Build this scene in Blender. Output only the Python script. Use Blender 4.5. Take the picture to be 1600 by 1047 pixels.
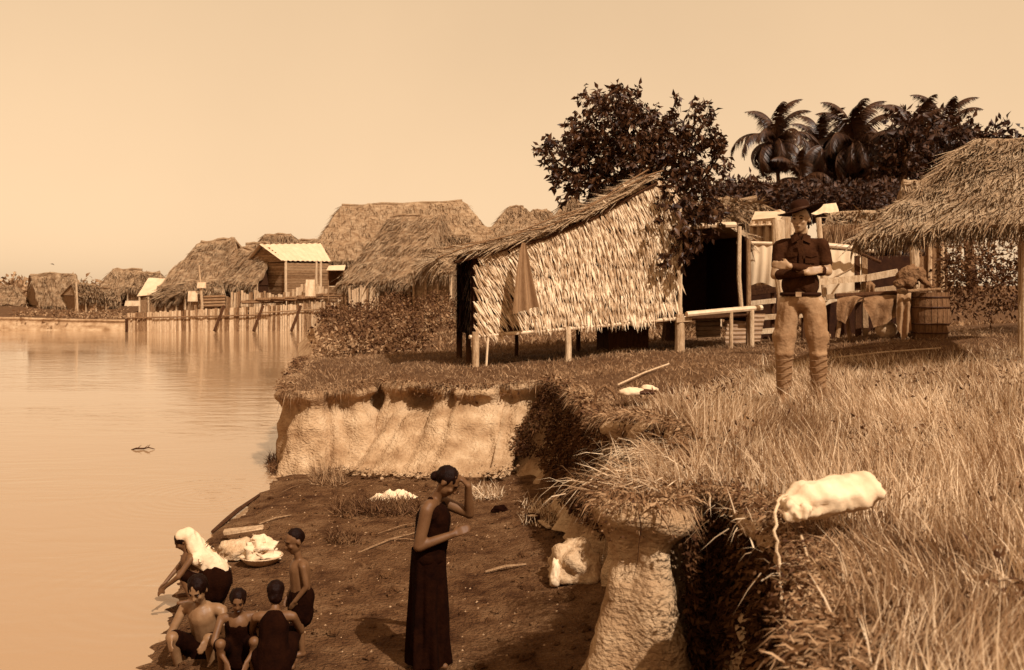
import bpy, bmesh, math, random
import numpy as np
from mathutils import Vector, noise as mnoise, Matrix
from mathutils.geometry import delaunay_2d_cdt
random.seed(7); RNG = np.random.default_rng(7)
R = math.radians
for o in list(bpy.data.objects): bpy.data.objects.remove(o)
SC = bpy.context.scene
COL = SC.collection

# ------------------------------------------------------------------ camera, sky, sun, exposure
CZ, F, HY = 2.9, 1600.0, 440.0
cam = bpy.data.objects.new('camera', bpy.data.cameras.new('camera'))
COL.objects.link(cam); SC.camera = cam
cam.location = (0, 0, CZ); cam.rotation_euler = (R(90), 0, 0)
cam.data.sensor_width = 36; cam.data.lens = 36
cam.data.shift_y = (HY - 523.5) / 1600
cam.data.clip_end = 3000; cam.data.clip_start = .05
cam.data.dof.use_dof = True; cam.data.dof.focus_distance = 13.5; cam.data.dof.aperture_fstop = 4.0

SUN_TRAVEL = Vector((-.55, .835, 0)).normalized(); SUN_EL = R(47)
world = bpy.data.worlds.new("World"); SC.world = world; world.use_nodes = True
wn = world.node_tree; wn.nodes.clear()
w_out = wn.nodes.new('ShaderNodeOutputWorld'); w_bg = wn.nodes.new('ShaderNodeBackground')
w_sky = wn.nodes.new('ShaderNodeTexSky'); w_sky.sky_type = 'NISHITA'; w_sky.sun_disc = False
w_sky.sun_elevation = SUN_EL
w_sky.sun_rotation = math.atan2(-SUN_TRAVEL.x, -SUN_TRAVEL.y)
w_sky.dust_density = 1.2; w_sky.air_density = 1.0; w_sky.ozone_density = 1.0
w_bw = wn.nodes.new('ShaderNodeRGBToBW')
w_tint = wn.nodes.new('ShaderNodeMix'); w_tint.data_type = 'RGBA'; w_tint.blend_type = 'MULTIPLY'
w_tint.inputs[0].default_value = 1
w_tint.inputs[7].default_value = (1.0, .69, .41, 1)          # the air of this faded sepia print is cream-brown
wn.links.new(w_sky.outputs[0], w_bw.inputs[0])
w_cl = wn.nodes.new('ShaderNodeMath'); w_cl.operation = 'POWER'; w_cl.inputs[1].default_value = .3
w_ml = wn.nodes.new('ShaderNodeMath'); w_ml.operation = 'MULTIPLY'; w_ml.inputs[1].default_value = 4.75
wn.links.new(w_bw.outputs[0], w_cl.inputs[0]); wn.links.new(w_cl.outputs[0], w_ml.inputs[0])
w_nz = wn.nodes.new('ShaderNodeTexNoise'); w_nz.inputs['Scale'].default_value = 2.2; w_nz.inputs['Detail'].default_value = 7; w_tc = wn.nodes.new('ShaderNodeTexCoord')
w_mr = wn.nodes.new('ShaderNodeMapRange'); w_mr.inputs[1].default_value = .3; w_mr.inputs[2].default_value = .7; w_mr.inputs[3].default_value = .95; w_mr.inputs[4].default_value = 1.05
w_m2 = wn.nodes.new('ShaderNodeMath'); w_m2.operation = 'MULTIPLY'      # barely visible high thin cloud
wn.links.new(w_tc.outputs['Generated'], w_nz.inputs['Vector']); wn.links.new(w_nz.outputs['Fac'], w_mr.inputs[0]); wn.links.new(w_mr.outputs[0], w_m2.inputs[1]); wn.links.new(w_ml.outputs[0], w_m2.inputs[0])
wn.links.new(w_m2.outputs[0], w_tint.inputs[6])
wn.links.new(w_tint.outputs[2], w_bg.inputs[0]); w_bg.inputs[1].default_value = .11
wn.links.new(w_bg.outputs[0], w_out.inputs[0])

sun = bpy.data.objects.new('sun', bpy.data.lights.new('sun', 'SUN')); COL.objects.link(sun)
sun.data.energy = 5.0; sun.data.angle = R(.6); sun.data.color = (1, .93, .82)
sd = Vector((SUN_TRAVEL.x * math.cos(SUN_EL), SUN_TRAVEL.y * math.cos(SUN_EL), -math.sin(SUN_EL)))
sun.rotation_euler = sd.to_track_quat('-Z', 'Y').to_euler()
SC.view_settings.view_transform = 'Standard'; SC.view_settings.look = 'None'
SC.view_settings.exposure = 0.2; SC.view_settings.gamma = 1
SC.render.engine = 'CYCLES'
try:
    SC.cycles.use_denoising = True; SC.cycles.max_bounces = 6; SC.cycles.volume_bounces = 0
except Exception: pass

# ------------------------------------------------------------------ helpers
def at(px, py, d):
    """photograph pixel at depth d metres -> point"""
    return Vector(((px - 800) * d / F, d, CZ - (py - HY) * d / F))

def on_z(px, py, z):
    d = F * (CZ - z) / (py - HY)
    return Vector(((px - 800) * d / F, d, z))

def sep(v):
    v = max(v, .002)
    return (v, .80 * v ** 1.29, .57 * v ** 1.58, 1)

MATS = {}
def mat(name, v, var=.3, scale=6.0, rough=.9, bump=.15, stretch=(1, 1, 1), rnd=0.0, fine=None, spec=.15, orand=0.0,
        patch=None, coat=0.0, transl=0.0, detail=6.0, crease=0):
    m = bpy.data.materials.new(name); m.use_nodes = True
    nt = m.node_tree; n = nt.nodes; l = nt.links
    bs = n['Principled BSDF']; bs.inputs['Roughness'].default_value = rough
    bs.inputs['Specular IOR Level'].default_value = spec
    geo = n.new('ShaderNodeNewGeometry')
    mp = n.new('ShaderNodeMapping'); mp.inputs['Scale'].default_value = stretch
    l.new(geo.outputs['Position'], mp.inputs[0])
    nz = n.new('ShaderNodeTexNoise'); nz.inputs['Scale'].default_value = scale
    nz.inputs['Detail'].default_value = detail; nz.inputs['Roughness'].default_value = .65
    l.new(mp.outputs[0], nz.inputs['Vector'])
    mr = n.new('ShaderNodeMapRange'); mr.inputs[1].default_value = .3; mr.inputs[2].default_value = .7
    mr.inputs[3].default_value = 0; mr.inputs[4].default_value = 1
    l.new(nz.outputs['Fac'], mr.inputs[0])
    val = mr.outputs[0]
    def addmul(src, sock, amt):
        a = n.new('ShaderNodeMath'); a.operation = 'MULTIPLY_ADD'; a.inputs[1].default_value = amt
        l.new(sock, a.inputs[0]); l.new(src, a.inputs[2]); return a.outputs[0]
    off = 0
    if rnd:
        at_ = n.new('ShaderNodeAttribute'); at_.attribute_name = 'rnd'
        val = addmul(val, at_.outputs['Fac'], rnd); off += rnd / 2
    if orand:
        oi = n.new('ShaderNodeObjectInfo'); val = addmul(val, oi.outputs['Random'], orand); off += orand / 2
    if patch:
        nz3 = n.new('ShaderNodeTexNoise'); nz3.inputs['Scale'].default_value = patch[0]; nz3.inputs['Detail'].default_value = 3
        l.new(geo.outputs['Position'], nz3.inputs['Vector'])
        val = addmul(val, nz3.outputs['Fac'], patch[1]); off += patch[1] / 2
    sub = n.new('ShaderNodeMath'); sub.operation = 'SUBTRACT'; sub.inputs[1].default_value = off
    sub.use_clamp = True; l.new(val, sub.inputs[0])
    cr = n.new('ShaderNodeValToRGB'); e = cr.color_ramp.elements
    e[0].position = 0; e[0].color = sep(v * (1 - var)); e[1].position = 1; e[1].color = sep(v * (1 + var))
    em = cr.color_ramp.elements.new(.5); em.color = sep(v)
    l.new(sub.outputs[0], cr.inputs[0]); l.new(cr.outputs[0], bs.inputs['Base Color'])
    if bump:
        nb = n.new('ShaderNodeTexNoise'); nb.inputs['Scale'].default_value = fine or scale * 4; nb.inputs['Detail'].default_value = 8
        l.new(mp.outputs[0], nb.inputs['Vector'])
        bp = n.new('ShaderNodeBump'); bp.inputs['Strength'].default_value = min(bump * 3, 1); bp.inputs['Distance'].default_value = bump * .2
        l.new(nb.outputs['Fac'], bp.inputs['Height']); l.new(bp.outputs[0], bs.inputs['Normal'])
    if crease:
        nr = n.new('ShaderNodeTexNoise'); nr.noise_type = 'RIDGED_MULTIFRACTAL'; nr.inputs['Scale'].default_value = crease; nr.inputs['Detail'].default_value = 4; nr.inputs['Distortion'].default_value = .8
        l.new(geo.outputs['Position'], nr.inputs['Vector']); b2 = n.new('ShaderNodeBump'); b2.inputs['Strength'].default_value = .6; b2.inputs['Distance'].default_value = .012
        l.new(nr.outputs['Fac'], b2.inputs['Height'])
        if bump: l.new(bp.outputs[0], b2.inputs['Normal'])
        l.new(b2.outputs[0], bs.inputs['Normal'])
    if transl:
        tr = n.new('ShaderNodeBsdfTranslucent'); mx = n.new('ShaderNodeMixShader'); mx.inputs[0].default_value = transl
        l.new(cr.outputs[0], tr.inputs[0]); l.new(bs.outputs[0], mx.inputs[1]); l.new(tr.outputs[0], mx.inputs[2])
        l.new(mx.outputs[0], n['Material Output'].inputs[0])
    MATS[name] = m; return m

class MB:
    def __init__(s): s.v = []; s.f = []; s.r = []; s.rv = .5
    def add(s, vs, fs, r=None):
        b = len(s.v); s.v += [tuple(p) for p in vs]; s.f += [tuple(b + i for i in f) for f in fs]
        s.r += [s.rv if r is None else r] * len(vs)
    def box(s, c, size, rot=None, jit=0.0, r=None):
        hx, hy, hz = [q / 2 for q in size]; m = rot or Matrix.Identity(3); c = Vector(c); vs = []
        for x in (-hx, hx):
            for y in (-hy, hy):
                for z in (-hz, hz):
                    p = Vector((x, y, z))
                    if jit: p += Vector([random.uniform(-jit, jit) for _ in range(3)])
                    vs.append(c + m @ p)
        s.add(vs, [(0, 1, 3, 2), (4, 6, 7, 5), (0, 4, 5, 1), (2, 3, 7, 6), (0, 2, 6, 4), (1, 5, 7, 3)], r)
    def bar(s, a, b, w, t, up=Vector((0, 0, 1)), r=None, jit=0.0):
        a = Vector(a); b = Vector(b); d = b - a; L = d.length; x = d.normalized()
        y = up.cross(x)
        if y.length < 1e-4: y = Vector((0, 1, 0)).cross(x)
        y.normalize(); z = x.cross(y); m = Matrix((x, y, z)).transposed()
        s.box((a + b) / 2, (L, w, t), m, jit, r)
    def tube(s, pts, rad, n=8, cap=True, r=None):
        pts = [Vector(p) for p in pts]
        rad = [rad] * len(pts) if isinstance(rad, (int, float)) else list(rad)
        t0 = (pts[1] - pts[0]).normalized(); ref = Vector((0, 0, 1)) if abs(t0.z) < .9 else Vector((1, 0, 0))
        vs = []; fs = []; a = t0.cross(ref).normalized()
        for i, p in enumerate(pts):
            t = (pts[min(i + 1, len(pts) - 1)] - pts[max(i - 1, 0)]).normalized()
            a = (a - t * a.dot(t)).normalized(); b = t.cross(a)
            for k in range(n):
                an = 2 * math.pi * k / n
                vs.append(p + (a * math.cos(an) + b * math.sin(an)) * rad[i])
        for i in range(len(pts) - 1):
            for k in range(n):
                k2 = (k + 1) % n
                fs.append((i * n + k, i * n + k2, (i + 1) * n + k2, (i + 1) * n + k))
        if cap:
            fs.append(tuple(range(n - 1, -1, -1))); fs.append(tuple((len(pts) - 1) * n + k for k in range(n)))
        s.add(vs, fs, r)
    def capsule(s, a, b, ra, rb, n=12, flat=None):
        a = Vector(a); b = Vector(b); d = b - a; L = max(d.length, 1e-4); t = d.normalized() if d.length > 1e-4 else Vector((0, 0, 1))
        ref = Vector((0, 0, 1)) if abs(t.z) < .9 else Vector((1, 0, 0))
        u = t.cross(ref).normalized(); w = t.cross(u); rings = []
        for k in range(1, 5): an = -math.pi / 2 + k * math.pi / 2 / 5; rings.append((a + t * ra * math.sin(an), ra * math.cos(an)))
        rings.append((a, ra)); rings.append((b, rb))
        for k in range(1, 5): an = k * math.pi / 2 / 5; rings.append((b + t * rb * math.sin(an), rb * math.cos(an)))
        vs = [a - t * ra]; fs = []
        for c, q in rings:
            for k in range(n):
                an = 2 * math.pi * k / n; vs.append(c + (u * math.cos(an) + w * math.sin(an)) * q)
        vs.append(b + t * rb); m = len(rings)
        for k in range(n): fs.append((0, 1 + (k + 1) % n, 1 + k)); fs.append((len(vs) - 1, 1 + (m - 1) * n + k, 1 + (m - 1) * n + (k + 1) % n))
        for i in range(m - 1):
            for k in range(n):
                k2 = (k + 1) % n; fs.append((1 + i * n + k, 1 + i * n + k2, 1 + (i + 1) * n + k2, 1 + (i + 1) * n + k))
        s.add(vs, fs)
    def ell(s, c, r, rot=None, n=14, m=9):
        c = Vector(c); M = rot or Matrix.Identity(3); vs = [c + M @ Vector((0, 0, -r[2]))]; fs = []
        for i in range(1, m):
            an = -math.pi / 2 + math.pi * i / m
            for k in range(n):
                q = 2 * math.pi * k / n
                vs.append(c + M @ Vector((r[0] * math.cos(an) * math.cos(q), r[1] * math.cos(an) * math.sin(q), r[2] * math.sin(an))))
        vs.append(c + M @ Vector((0, 0, r[2])))
        for k in range(n): fs.append((0, 1 + (k + 1) % n, 1 + k)); fs.append((len(vs) - 1, 1 + (m - 2) * n + k, 1 + (m - 2) * n + (k + 1) % n))
        for i in range(m - 2):
            for k in range(n):
                k2 = (k + 1) % n; fs.append((1 + i * n + k, 1 + i * n + k2, 1 + (i + 1) * n + k2, 1 + (i + 1) * n + k))
        s.add(vs, fs)
    def slab(s, q, th, r=None):
        q = [Vector(p) for p in q]; nn = (q[1] - q[0]).cross(q[-1] - q[0]).normalized() * th; k = len(q)
        vs = q + [p - nn for p in q]
        fs = [tuple(range(k)), tuple(range(2 * k - 1, k - 1, -1))] + [(i, i + k, (i + 1) % k + k, (i + 1) % k) for i in range(k)]
        s.add(vs, fs, r)
    def sheet(s, fn, nu, nv, r=None, closed=False):
        vs = [fn(i / nu, j / nv) for j in range(nv + 1) for i in range(nu + 1)]
        fs = [(j * (nu + 1) + i, j * (nu + 1) + i + 1, (j + 1) * (nu + 1) + i + 1, (j + 1) * (nu + 1) + i) for j in range(nv) for i in range(nu)]
        s.add(vs, fs, r)
    def mesh(s, name, m, smooth=False):
        me = bpy.data.meshes.new(name); me.from_pydata(s.v, [], s.f); me.update()
        if m: me.materials.append(m)
        a = me.attributes.new('rnd', 'FLOAT', 'POINT'); a.data.foreach_set('value', np.array(s.r, dtype=np.float32))
        if smooth: me.polygons.foreach_set('use_smooth', [True] * len(me.polygons))
        return me
    def build(s, name, m, parent=None, smooth=False, **k):
        return link(name, s.mesh(name, m, smooth), parent, **k)

def link(name, data, parent=None, label=None, cat=None, group=None, kind=None):
    o = bpy.data.objects.new(name, data); COL.objects.link(o)
    if parent is not None:
        o.parent = parent; o.matrix_parent_inverse = parent_inv(parent)
    tag(o, label, cat, group, kind); return o
def parent_inv(p):
    m = Matrix.Translation(p.location) @ p.rotation_euler.to_matrix().to_4x4()
    q = p.parent
    return m.inverted() if q is None else (p.matrix_parent_inverse.inverted().inverted() if False else Matrix.Identity(4)) if p.type != 'EMPTY' and p.location.length < 1e-9 and q is not None and False else m.inverted()
def tag(o, label=None, cat=None, group=None, kind=None):
    if label: o['label'] = label
    if cat: o['category'] = cat
    if group: o['group'] = group
    if kind: o['kind'] = kind
    return o
def thing(name, label, cat, loc, group=None):
    o = bpy.data.objects.new(name, None); COL.objects.link(o); o.location = loc; o.empty_display_size = .1
    return tag(o, label, cat, group)

def bulk(name, V, quads, tris, m, rnd=None, parent=None, smooth=False, **k):
    """numpy mesh"""
    me = bpy.data.meshes.new(name); nv = len(V)
    me.vertices.add(nv); me.vertices.foreach_set('co', np.asarray(V, dtype=np.float32).ravel())
    loops = []; starts = []; tot = 0
    nq = len(quads) if quads is not None else 0; nt = len(tris) if tris is not None else 0
    L = np.concatenate([np.asarray(quads).ravel() if nq else np.zeros(0, int), np.asarray(tris).ravel() if nt else np.zeros(0, int)]).astype(np.int32)
    st = np.concatenate([np.arange(nq) * 4, nq * 4 + np.arange(nt) * 3]).astype(np.int32)
    me.loops.add(len(L)); me.loops.foreach_set('vertex_index', L)
    me.polygons.add(nq + nt); me.polygons.foreach_set('loop_start', st)
    me.polygons.foreach_set('loop_total', np.concatenate([np.full(nq, 4), np.full(nt, 3)]).astype(np.int32))
    me.update(calc_edges=True)
    if smooth: me.polygons.foreach_set('use_smooth', [True] * (nq + nt))
    me.materials.append(m)
    a = me.attributes.new('rnd', 'FLOAT', 'POINT'); a.data.foreach_set('value', (np.full(nv, .5) if rnd is None else rnd).astype(np.float32))
    return link(name, me, parent, **k)

def norm(a): return a / np.maximum(np.linalg.norm(a, axis=1, keepdims=True), 1e-9)

def blades(P, D, H, W, bend):
    """P base (n,3), D initial direction (n,3) unit, H length, W width, bend (n,3) displacement of the tip"""
    n = len(P); side = norm(np.cross(D, RNG.normal(size=(n, 3))))
    m1 = P + D * (H * .5)[:, None] + bend * .3; tip = P + D * H[:, None] * .96 + bend
    w = W[:, None] * side
    V = np.stack([P - w * .5, P + w * .5, m1 - w * .4, m1 + w * .4, tip], 1).reshape(-1, 3)
    b = np.arange(n)[:, None] * 5
    q = b + np.array([[0, 1, 3, 2]]); t = b + np.array([[2, 3, 4]])
    return V, q, t, np.repeat(RNG.random(n), 5)

def leafs(C, A, L, W):
    """folded leaves, base C, axis A, length L, width W"""
    n = len(C); s = norm(np.cross(A, RNG.normal(size=(n, 3)))); u = norm(np.cross(s, A))
    m = C + A * (L * .45)[:, None] + u * (W * .12)[:, None]
    V = np.stack([C, m + s * (W * .5)[:, None] + u * (W * .2)[:, None], C + A * L[:, None] - u * (L * .12)[:, None], m - s * (W * .5)[:, None] + u * (W * .2)[:, None], m], 1).reshape(-1, 3)
    b = np.arange(n)[:, None] * 5
    t = np.concatenate([b + np.array([[0, 1, 4]]), b + np.array([[1, 2, 4]]), b + np.array([[4, 2, 3]]), b + np.array([[0, 4, 3]])])
    return V, t, np.repeat(RNG.random(n), 5)

def fbm(p, s=1.0, oct=4):
    v = 0; a = 1; q = Vector(p) * s
    for _ in range(oct): v += a * mnoise.noise(q); q = q * 2.03 + Vector((7.1, 3.3, 1.7)); a *= .5
    return v

def solid(mb, name, m, parent, vox=.012, smooth=6, disp=0.0, df=9, label=None, mats=None):
    me = mb.mesh('tmp', None); o = bpy.data.objects.new('tmp', me); COL.objects.link(o)
    md = o.modifiers.new('r', 'REMESH'); md.mode = 'VOXEL'; md.voxel_size = vox; md.adaptivity = 0
    s_ = o.modifiers.new('s', 'SMOOTH'); s_.iterations = smooth; s_.factor = .5
    dg = bpy.context.evaluated_depsgraph_get(); dg.update(); ev = o.evaluated_get(dg)
    nm = bpy.data.meshes.new_from_object(ev, depsgraph=dg); bpy.data.objects.remove(o); nm.name = name
    if disp:
        nm.calc_loop_triangles() if False else None
        for v in nm.vertices:
            p = v.co; f = disp * (mnoise.noise(Vector((p.x * df, p.y * df, p.z * df * .55))) + .5 * mnoise.noise(Vector((p.x * df * 2.3, p.y * df * 2.3, p.z * df * 1.1 + 4)))); v.co = p + v.normal * f
    nm.materials.clear(); nm.materials.append(m); nm.polygons.foreach_set('use_smooth', [True] * len(nm.polygons))
    if 'rnd' not in nm.attributes: nm.attributes.new('rnd', 'FLOAT', 'POINT')
    nm.attributes['rnd'].data.foreach_set('value', np.full(len(nm.vertices), .5, dtype=np.float32))
    return link(name, nm, parent, label=label)

# ------------------------------------------------------------------ materials (tones of the things; some carry painted shade)
mat('mud', .135, .6, 3.5, .95, .6, fine=28, patch=(.9, 1.0), spec=.08)
mat('clay', .39, .42, 2.2, .95, .3, stretch=(1, 1, 1.5), fine=22, patch=(1.2, .8), spec=.05)
mat('soil_top', .15, .4, 5, .95, .4, fine=60, patch=(.5, .6))
mat('far_ground', .16, .4, 1, .95, .3)
mat('grass_dry', .51, .5, 1.6, .8, 0, rnd=1.1, transl=.3, patch=(1.7, 1.6))
mat('grass_short', .27, .5, 1.2, .85, 0, rnd=.9, transl=.1)
mat('weed', .12, .6, 1.5, .7, 0, rnd=1.2, transl=.1)
mat('shade_root_mat', .075, .6, 1.5, .9, 0, rnd=1.2)  # root tone set darker than the weeds to deepen wall shade
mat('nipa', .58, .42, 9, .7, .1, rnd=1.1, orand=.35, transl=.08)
mat('nipa_shade', .03, .4, 9, .9, .1)  # nipa taken to near black: shade put into the colour
mat('thatch', .37, .4, 2.2, .9, .5, stretch=(1, 1, 2.5), fine=30, rnd=.7, patch=(.4, .6))
mat('thatch_right', .44, .35, 2.2, .9, .5, fine=40, rnd=.7, patch=(.6, .5))
mat('dark_thatch', .16, .4, 3, .9, .4, rnd=.8)  # thatch in a darker tone
mat('wood_pale', .50, .3, 4, .75, .2, stretch=(6, 6, 1), orand=.6)
mat('wood_mid', .24, .4, 4, .85, .25, stretch=(5, 5, 1), orand=.7)
mat('wood_dark', .06, .4, 5, .9, .2, stretch=(4, 4, 1), orand=.4)
mat('plank_h', .25, .4, 3, .85, .2, stretch=(1, 1, 9), orand=.7)
mat('bamboo', .58, .22, 5, .5, .06, stretch=(1, 1, 1), spec=.4, orand=.3)
mat('tin', .60, .1, 2, .5, .05, spec=.4)
mat('tin_old', .30, .4, 4, .5, .1, spec=.4, orand=.3)
mat('cloth_white', .66, .14, 5, .9, .1, crease=9)
mat('cloth_sheet', .70, .08, 2, .9, .05, transl=.15)
mat('cloth_tan', .26, .2, 10, .9, .08, stretch=(4, 4, 1))
mat('canvas', .46, .35, 7, .9, .2, crease=7)
mat('cloth_grey', .20, .35, 8, .9, .2)
mat('cloth_black', .009, .5, 12, .9, .1, spec=.04)
mat('shirt', .036, .35, 14, .9, .12, spec=.08, crease=8)
mat('breeches', .27, .25, 9, .9, .12, crease=7)
mat('leggings', .24, .25, 9, .9, .1)
mat('hat', .022, .35, 9, .85, .08, spec=.08)
mat('skin_tan', .33, .12, 9, .5, .03, spec=.35)
mat('skin_brown', .12, .2, 9, .55, .03, spec=.22)
mat('skin_wet', .20, .25, 9, .5, .03, spec=.25)
mat('hair', .008, .4, 30, .6, .1, spec=.08)
mat('eye', .03, .2, 30, .3, 0)
mat('bark', .10, .4, 6, .9, .4, stretch=(3, 3, 1))
mat('leaf', .055, .6, 1.0, .5, 0, rnd=1.3, spec=.25, transl=.12)
mat('leaf_dark', .045, .6, .6, .6, 0, rnd=1.2, spec=.3, transl=.1)
mat('frond', .05, .5, .6, .5, 0, rnd=1.2, spec=.4, transl=.1)
mat('rope', .6, .2, 40, .9, .1)
mat('barrel', .15, .4, 4, .8, .2, stretch=(6, 6, 1))
mat('iron', .05, .3, 9, .6, .1)
mat('stone', .3, .4, 9, .9, .3, orand=1.0)

# ------------------------------------------------------------------ terrain
CTRL = np.array([(-3.6, 16.2, 1.15), (-1, 16.2, 1.25), (.9, 14, 1.4), (1, 11.6, 1.45), (.6, 6.1, 1.6), (1, 3.4, 1.7), (2.6, 9.3, 1.76),
    (-.68, 18, 1.4), (3.2, 19.8, 1.55), (-1.05, 20.2, 1.4), (-4.4, 25, .95), (-6.6, 37, .5), (-9.6, 50, .55), (-12, 66, .8), (-22, 66, .5), (-70, 66, .5),
    (4.7, 20.5, 1.6), (7.5, 19, 1.95), (0, 0, 1.7), (4, 3, 1.75), (12, 20, 2.1), (10, 60, 2.0), (60, 80, 2.5), (-10, 100, 1.2), (-70, 120, 1.0),
    (0, 35, 1.2), (6, 10, 1.9), (3, 15, 1.6), (-.5, 1.6, 1.65), (-4, 30, 1.1), (-5, 45, 1.1), (-7, 60, 1.3), (1.28, 5.13, 1.66), (200, 60, 3.0), (200, -6, 2.2)])
def ztop(x, y):
    d2 = (CTRL[:, 0] - x) ** 2 + (CTRL[:, 1] - y) ** 2 + .15
    w = d2 ** -1.5
    return float((w * CTRL[:, 2]).sum() / w.sum())
def ztop_np(x, y):
    d2 = (CTRL[None, :, 0] - x[:, None]) ** 2 + (CTRL[None, :, 1] - y[:, None]) ** 2 + .15
    w = d2 ** -1.5
    return (w * CTRL[None, :, 2]).sum(1) / w.sum(1)
WATER = -.15
# bank edge: x, y, outward offset of the base, base z, undercut
EDGE = [(-300, 64.5, .5, -.4, 0), (-70, 64.5, .5, -.4, 0), (-40, 64.5, .5, -.4, 0), (-22, 64.5, .5, -.4, 0), (-12.6, 66, .5, -.4, 0), (-10.6, 62, .8, -.4, 0), (-9.8, 50, 1.2, -.4, 0),
    (-6.8, 37, .9, -.4, 0), (-4.7, 25, .8, -.4, 0.02), (-3.95, 19, .3, -.4, .1), (-3.7, 16.9, .15, -.25, .1), (-3.5, 16.25, .25, -.2, .1), (-3.0, 16.35, .5, -.05, .1),
    (-2.45, 16.5, .75, .0, .12), (-2.25, 16.98, .9, .02, .12), (-1.95, 16.75, 1.0, .02, .02), (-1.55, 16.5, 1.15, .03, .40), (-1.0, 16.3, 1.1, .04, .5), (-.6, 16.2, 1.1, .06, .42),
    (-.25, 16.25, 1.15, .08, .02), (.15, 16.15, 1.1, .1, .45), (.5, 16.0, .9, .12, .5), (.66, 15.1, .5, .15, .35), (.85, 14.2, .45, .15, .12), (.98, 13, .4, .2, .1), (.98, 11.7, .4, .3, .15),
    (1.05, 10.4, .3, .3, .15), (1.25, 9.3, .2, .25, .1), (1.45, 8.4, .15, .2, .1), (1.35, 7.5, .15, .2, .1), (1.0, 6.9, .15, .2, .1), (.68, 6.5, .2, .2, .05), (.58, 6.1, .2, .2, .02),
    (.74, 5.94, .22, .2, .05), (.90, 5.97, .2, .2, .05), (1.0, 6.2, .08, .2, .1), (1.18, 6.38, .08, .2, .15), (1.40, 6.2, .1, .2, .15), (1.44, 5.6, .12, .2, .15), (1.42, 5.13, .12, .2, .12), (1.34, 4.4, .12, .2, .1), (1.18, 3.8, .15, .2, .1),
    (.95, 3.1, .15, .2, .1), (.6, 2.3, .15, .2, .1), (-.5, 1.6, .15, .1, .1), (-3, 1.4, .15, -.4, .1), (-9, 1, .15, -.4, .1), (-9.3, -4, .1, -.4, 0), (-9.3, -14, .1, -.4, 0)]
def resample():
    pts = np.array(EDGE, dtype=float); out = []
    for i in range(len(pts) - 1):
        p0 = pts[max(i - 1, 0)]; p1 = pts[i]; p2 = pts[i + 1]; p3 = pts[min(i + 2, len(pts) - 1)]
        L = math.hypot(*(p2 - p1)[:2]); ymid = (p1[1] + p2[1]) / 2
        near = (p1[0] > -6 and p1[1] < 27 and p1[1] > 2.2)
        n = max(2, int(L / (.045 if near else 1.0)))
        for k in range(n):
            t = k / n
            if L < 6: q = .5 * ((2 * p1) + (-p0 + p2) * t + (2 * p0 - 5 * p1 + 4 * p2 - p3) * t * t + (-p0 + 3 * p1 - 3 * p2 + p3) * t ** 3)
            else: q = p1 + (p2 - p1) * t
            out.append(q)
    out.append(pts[-1]); return np.array(out)
E = resample()
# small scallops in the lip
tang = np.gradient(E[:, :2], axis=0); tang /= np.maximum(np.linalg.norm(tang, axis=1, keepdims=True), 1e-9)
outw = np.stack([tang[:, 1], -tang[:, 0]], 1)
k_ = np.ones(9) / 9
outw = np.stack([np.convolve(np.pad(outw[:, i], 4, mode='edge'), k_, 'valid') for i in (0, 1)], 1)
outw /= np.linalg.norm(outw, axis=1, keepdims=True)
for i in range(len(E)):
    if 2.5 < E[i, 1] < 40 and E[i, 0] > -8:
        E[i, :2] += outw[i] * (.07 * fbm((E[i, 0], E[i, 1], 0), 2.2) + .03 * fbm((E[i, 0], E[i, 1], 5), 7))
def crev(x, y):
    n1 = mnoise.noise(Vector((x * .85 + 3.1, y * .85, 7.7))); n2 = mnoise.noise(Vector((x * 2.1, y * 2.1, 3.3)))
    return max(0, 1 - abs(n1) * 7) + .5 * max(0, 1 - abs(n2) * 5)
for i in range(len(E)):
    if 14 < E[i, 1] < 22 and E[i, 0] > -5: E[i, :2] -= outw[i] * .10 * crev(E[i, 0], E[i, 1])
EZ = ztop_np(E[:, 0], E[:, 1])
POLY = np.concatenate([E[:, :2], np.array([(240, -14), (240, 330), (-400, 330), (-400, 64.5)])])
def inside(x, y):
    c = np.zeros(len(x), bool); px, py = POLY[:, 0], POLY[:, 1]; j = len(POLY) - 1
    for i in range(len(POLY)):
        if (py[i] > y.min() or py[j] > y.min()) :
            m = ((py[i] > y) != (py[j] > y))
            if m.any():
                xx = (px[j] - px[i]) * (y - py[i]) / ((py[j] - py[i]) or 1e-9) + px[i]
                c ^= m & (x < xx)
        j = i
    return c
def micro(x, y, a=1.0):
    return a * (.035 * mnoise.noise(Vector((x * 1.3, y * 1.3, 0))) + .02 * mnoise.noise(Vector((x * 4, y * 4, 3))))
def zt(x, y): return ztop(x, y) + micro(x, y)
# top sheet by constrained triangulation
pts2 = [];
for i in range(len(POLY)): pts2.append((POLY[i, 0], POLY[i, 1]))
nb = len(pts2)
gx = []
for (x0, x1, y0, y1, st) in ((-5, 8, 2, 24, .22), (-12, 14, 24, 66, 1.0), (8, 16, 2, 24, .8), (-88, 238, 66, 328, 9), (16, 238, -12, 66, 7)):
    X, Y = np.meshgrid(np.arange(x0, x1, st), np.arange(y0, y1, st)); X = X.ravel() + RNG.uniform(-.2, .2, X.size) * st; Y = Y.ravel() + RNG.uniform(-.2, .2, Y.size) * st
    m = inside(X, Y); gx += list(zip(X[m], Y[m]))
allp = [Vector(p) for p in pts2 + gx]
cv, ce, cf, _, _, _ = delaunay_2d_cdt(allp, [], [list(range(nb))], 1, 1e-5)
cvx = np.array([(p.x, p.y) for p in cv]); cz = ztop_np(cvx[:, 0], cvx[:, 1])
V3 = [(p.x, p.y, cz[i] + micro(p.x, p.y)) for i, p in enumerate(cv)]
me = bpy.data.meshes.new('bank_ground'); me.from_pydata(V3, [], [tuple(f) for f in cf]); me.materials.append(MATS['soil_top'])
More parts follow.
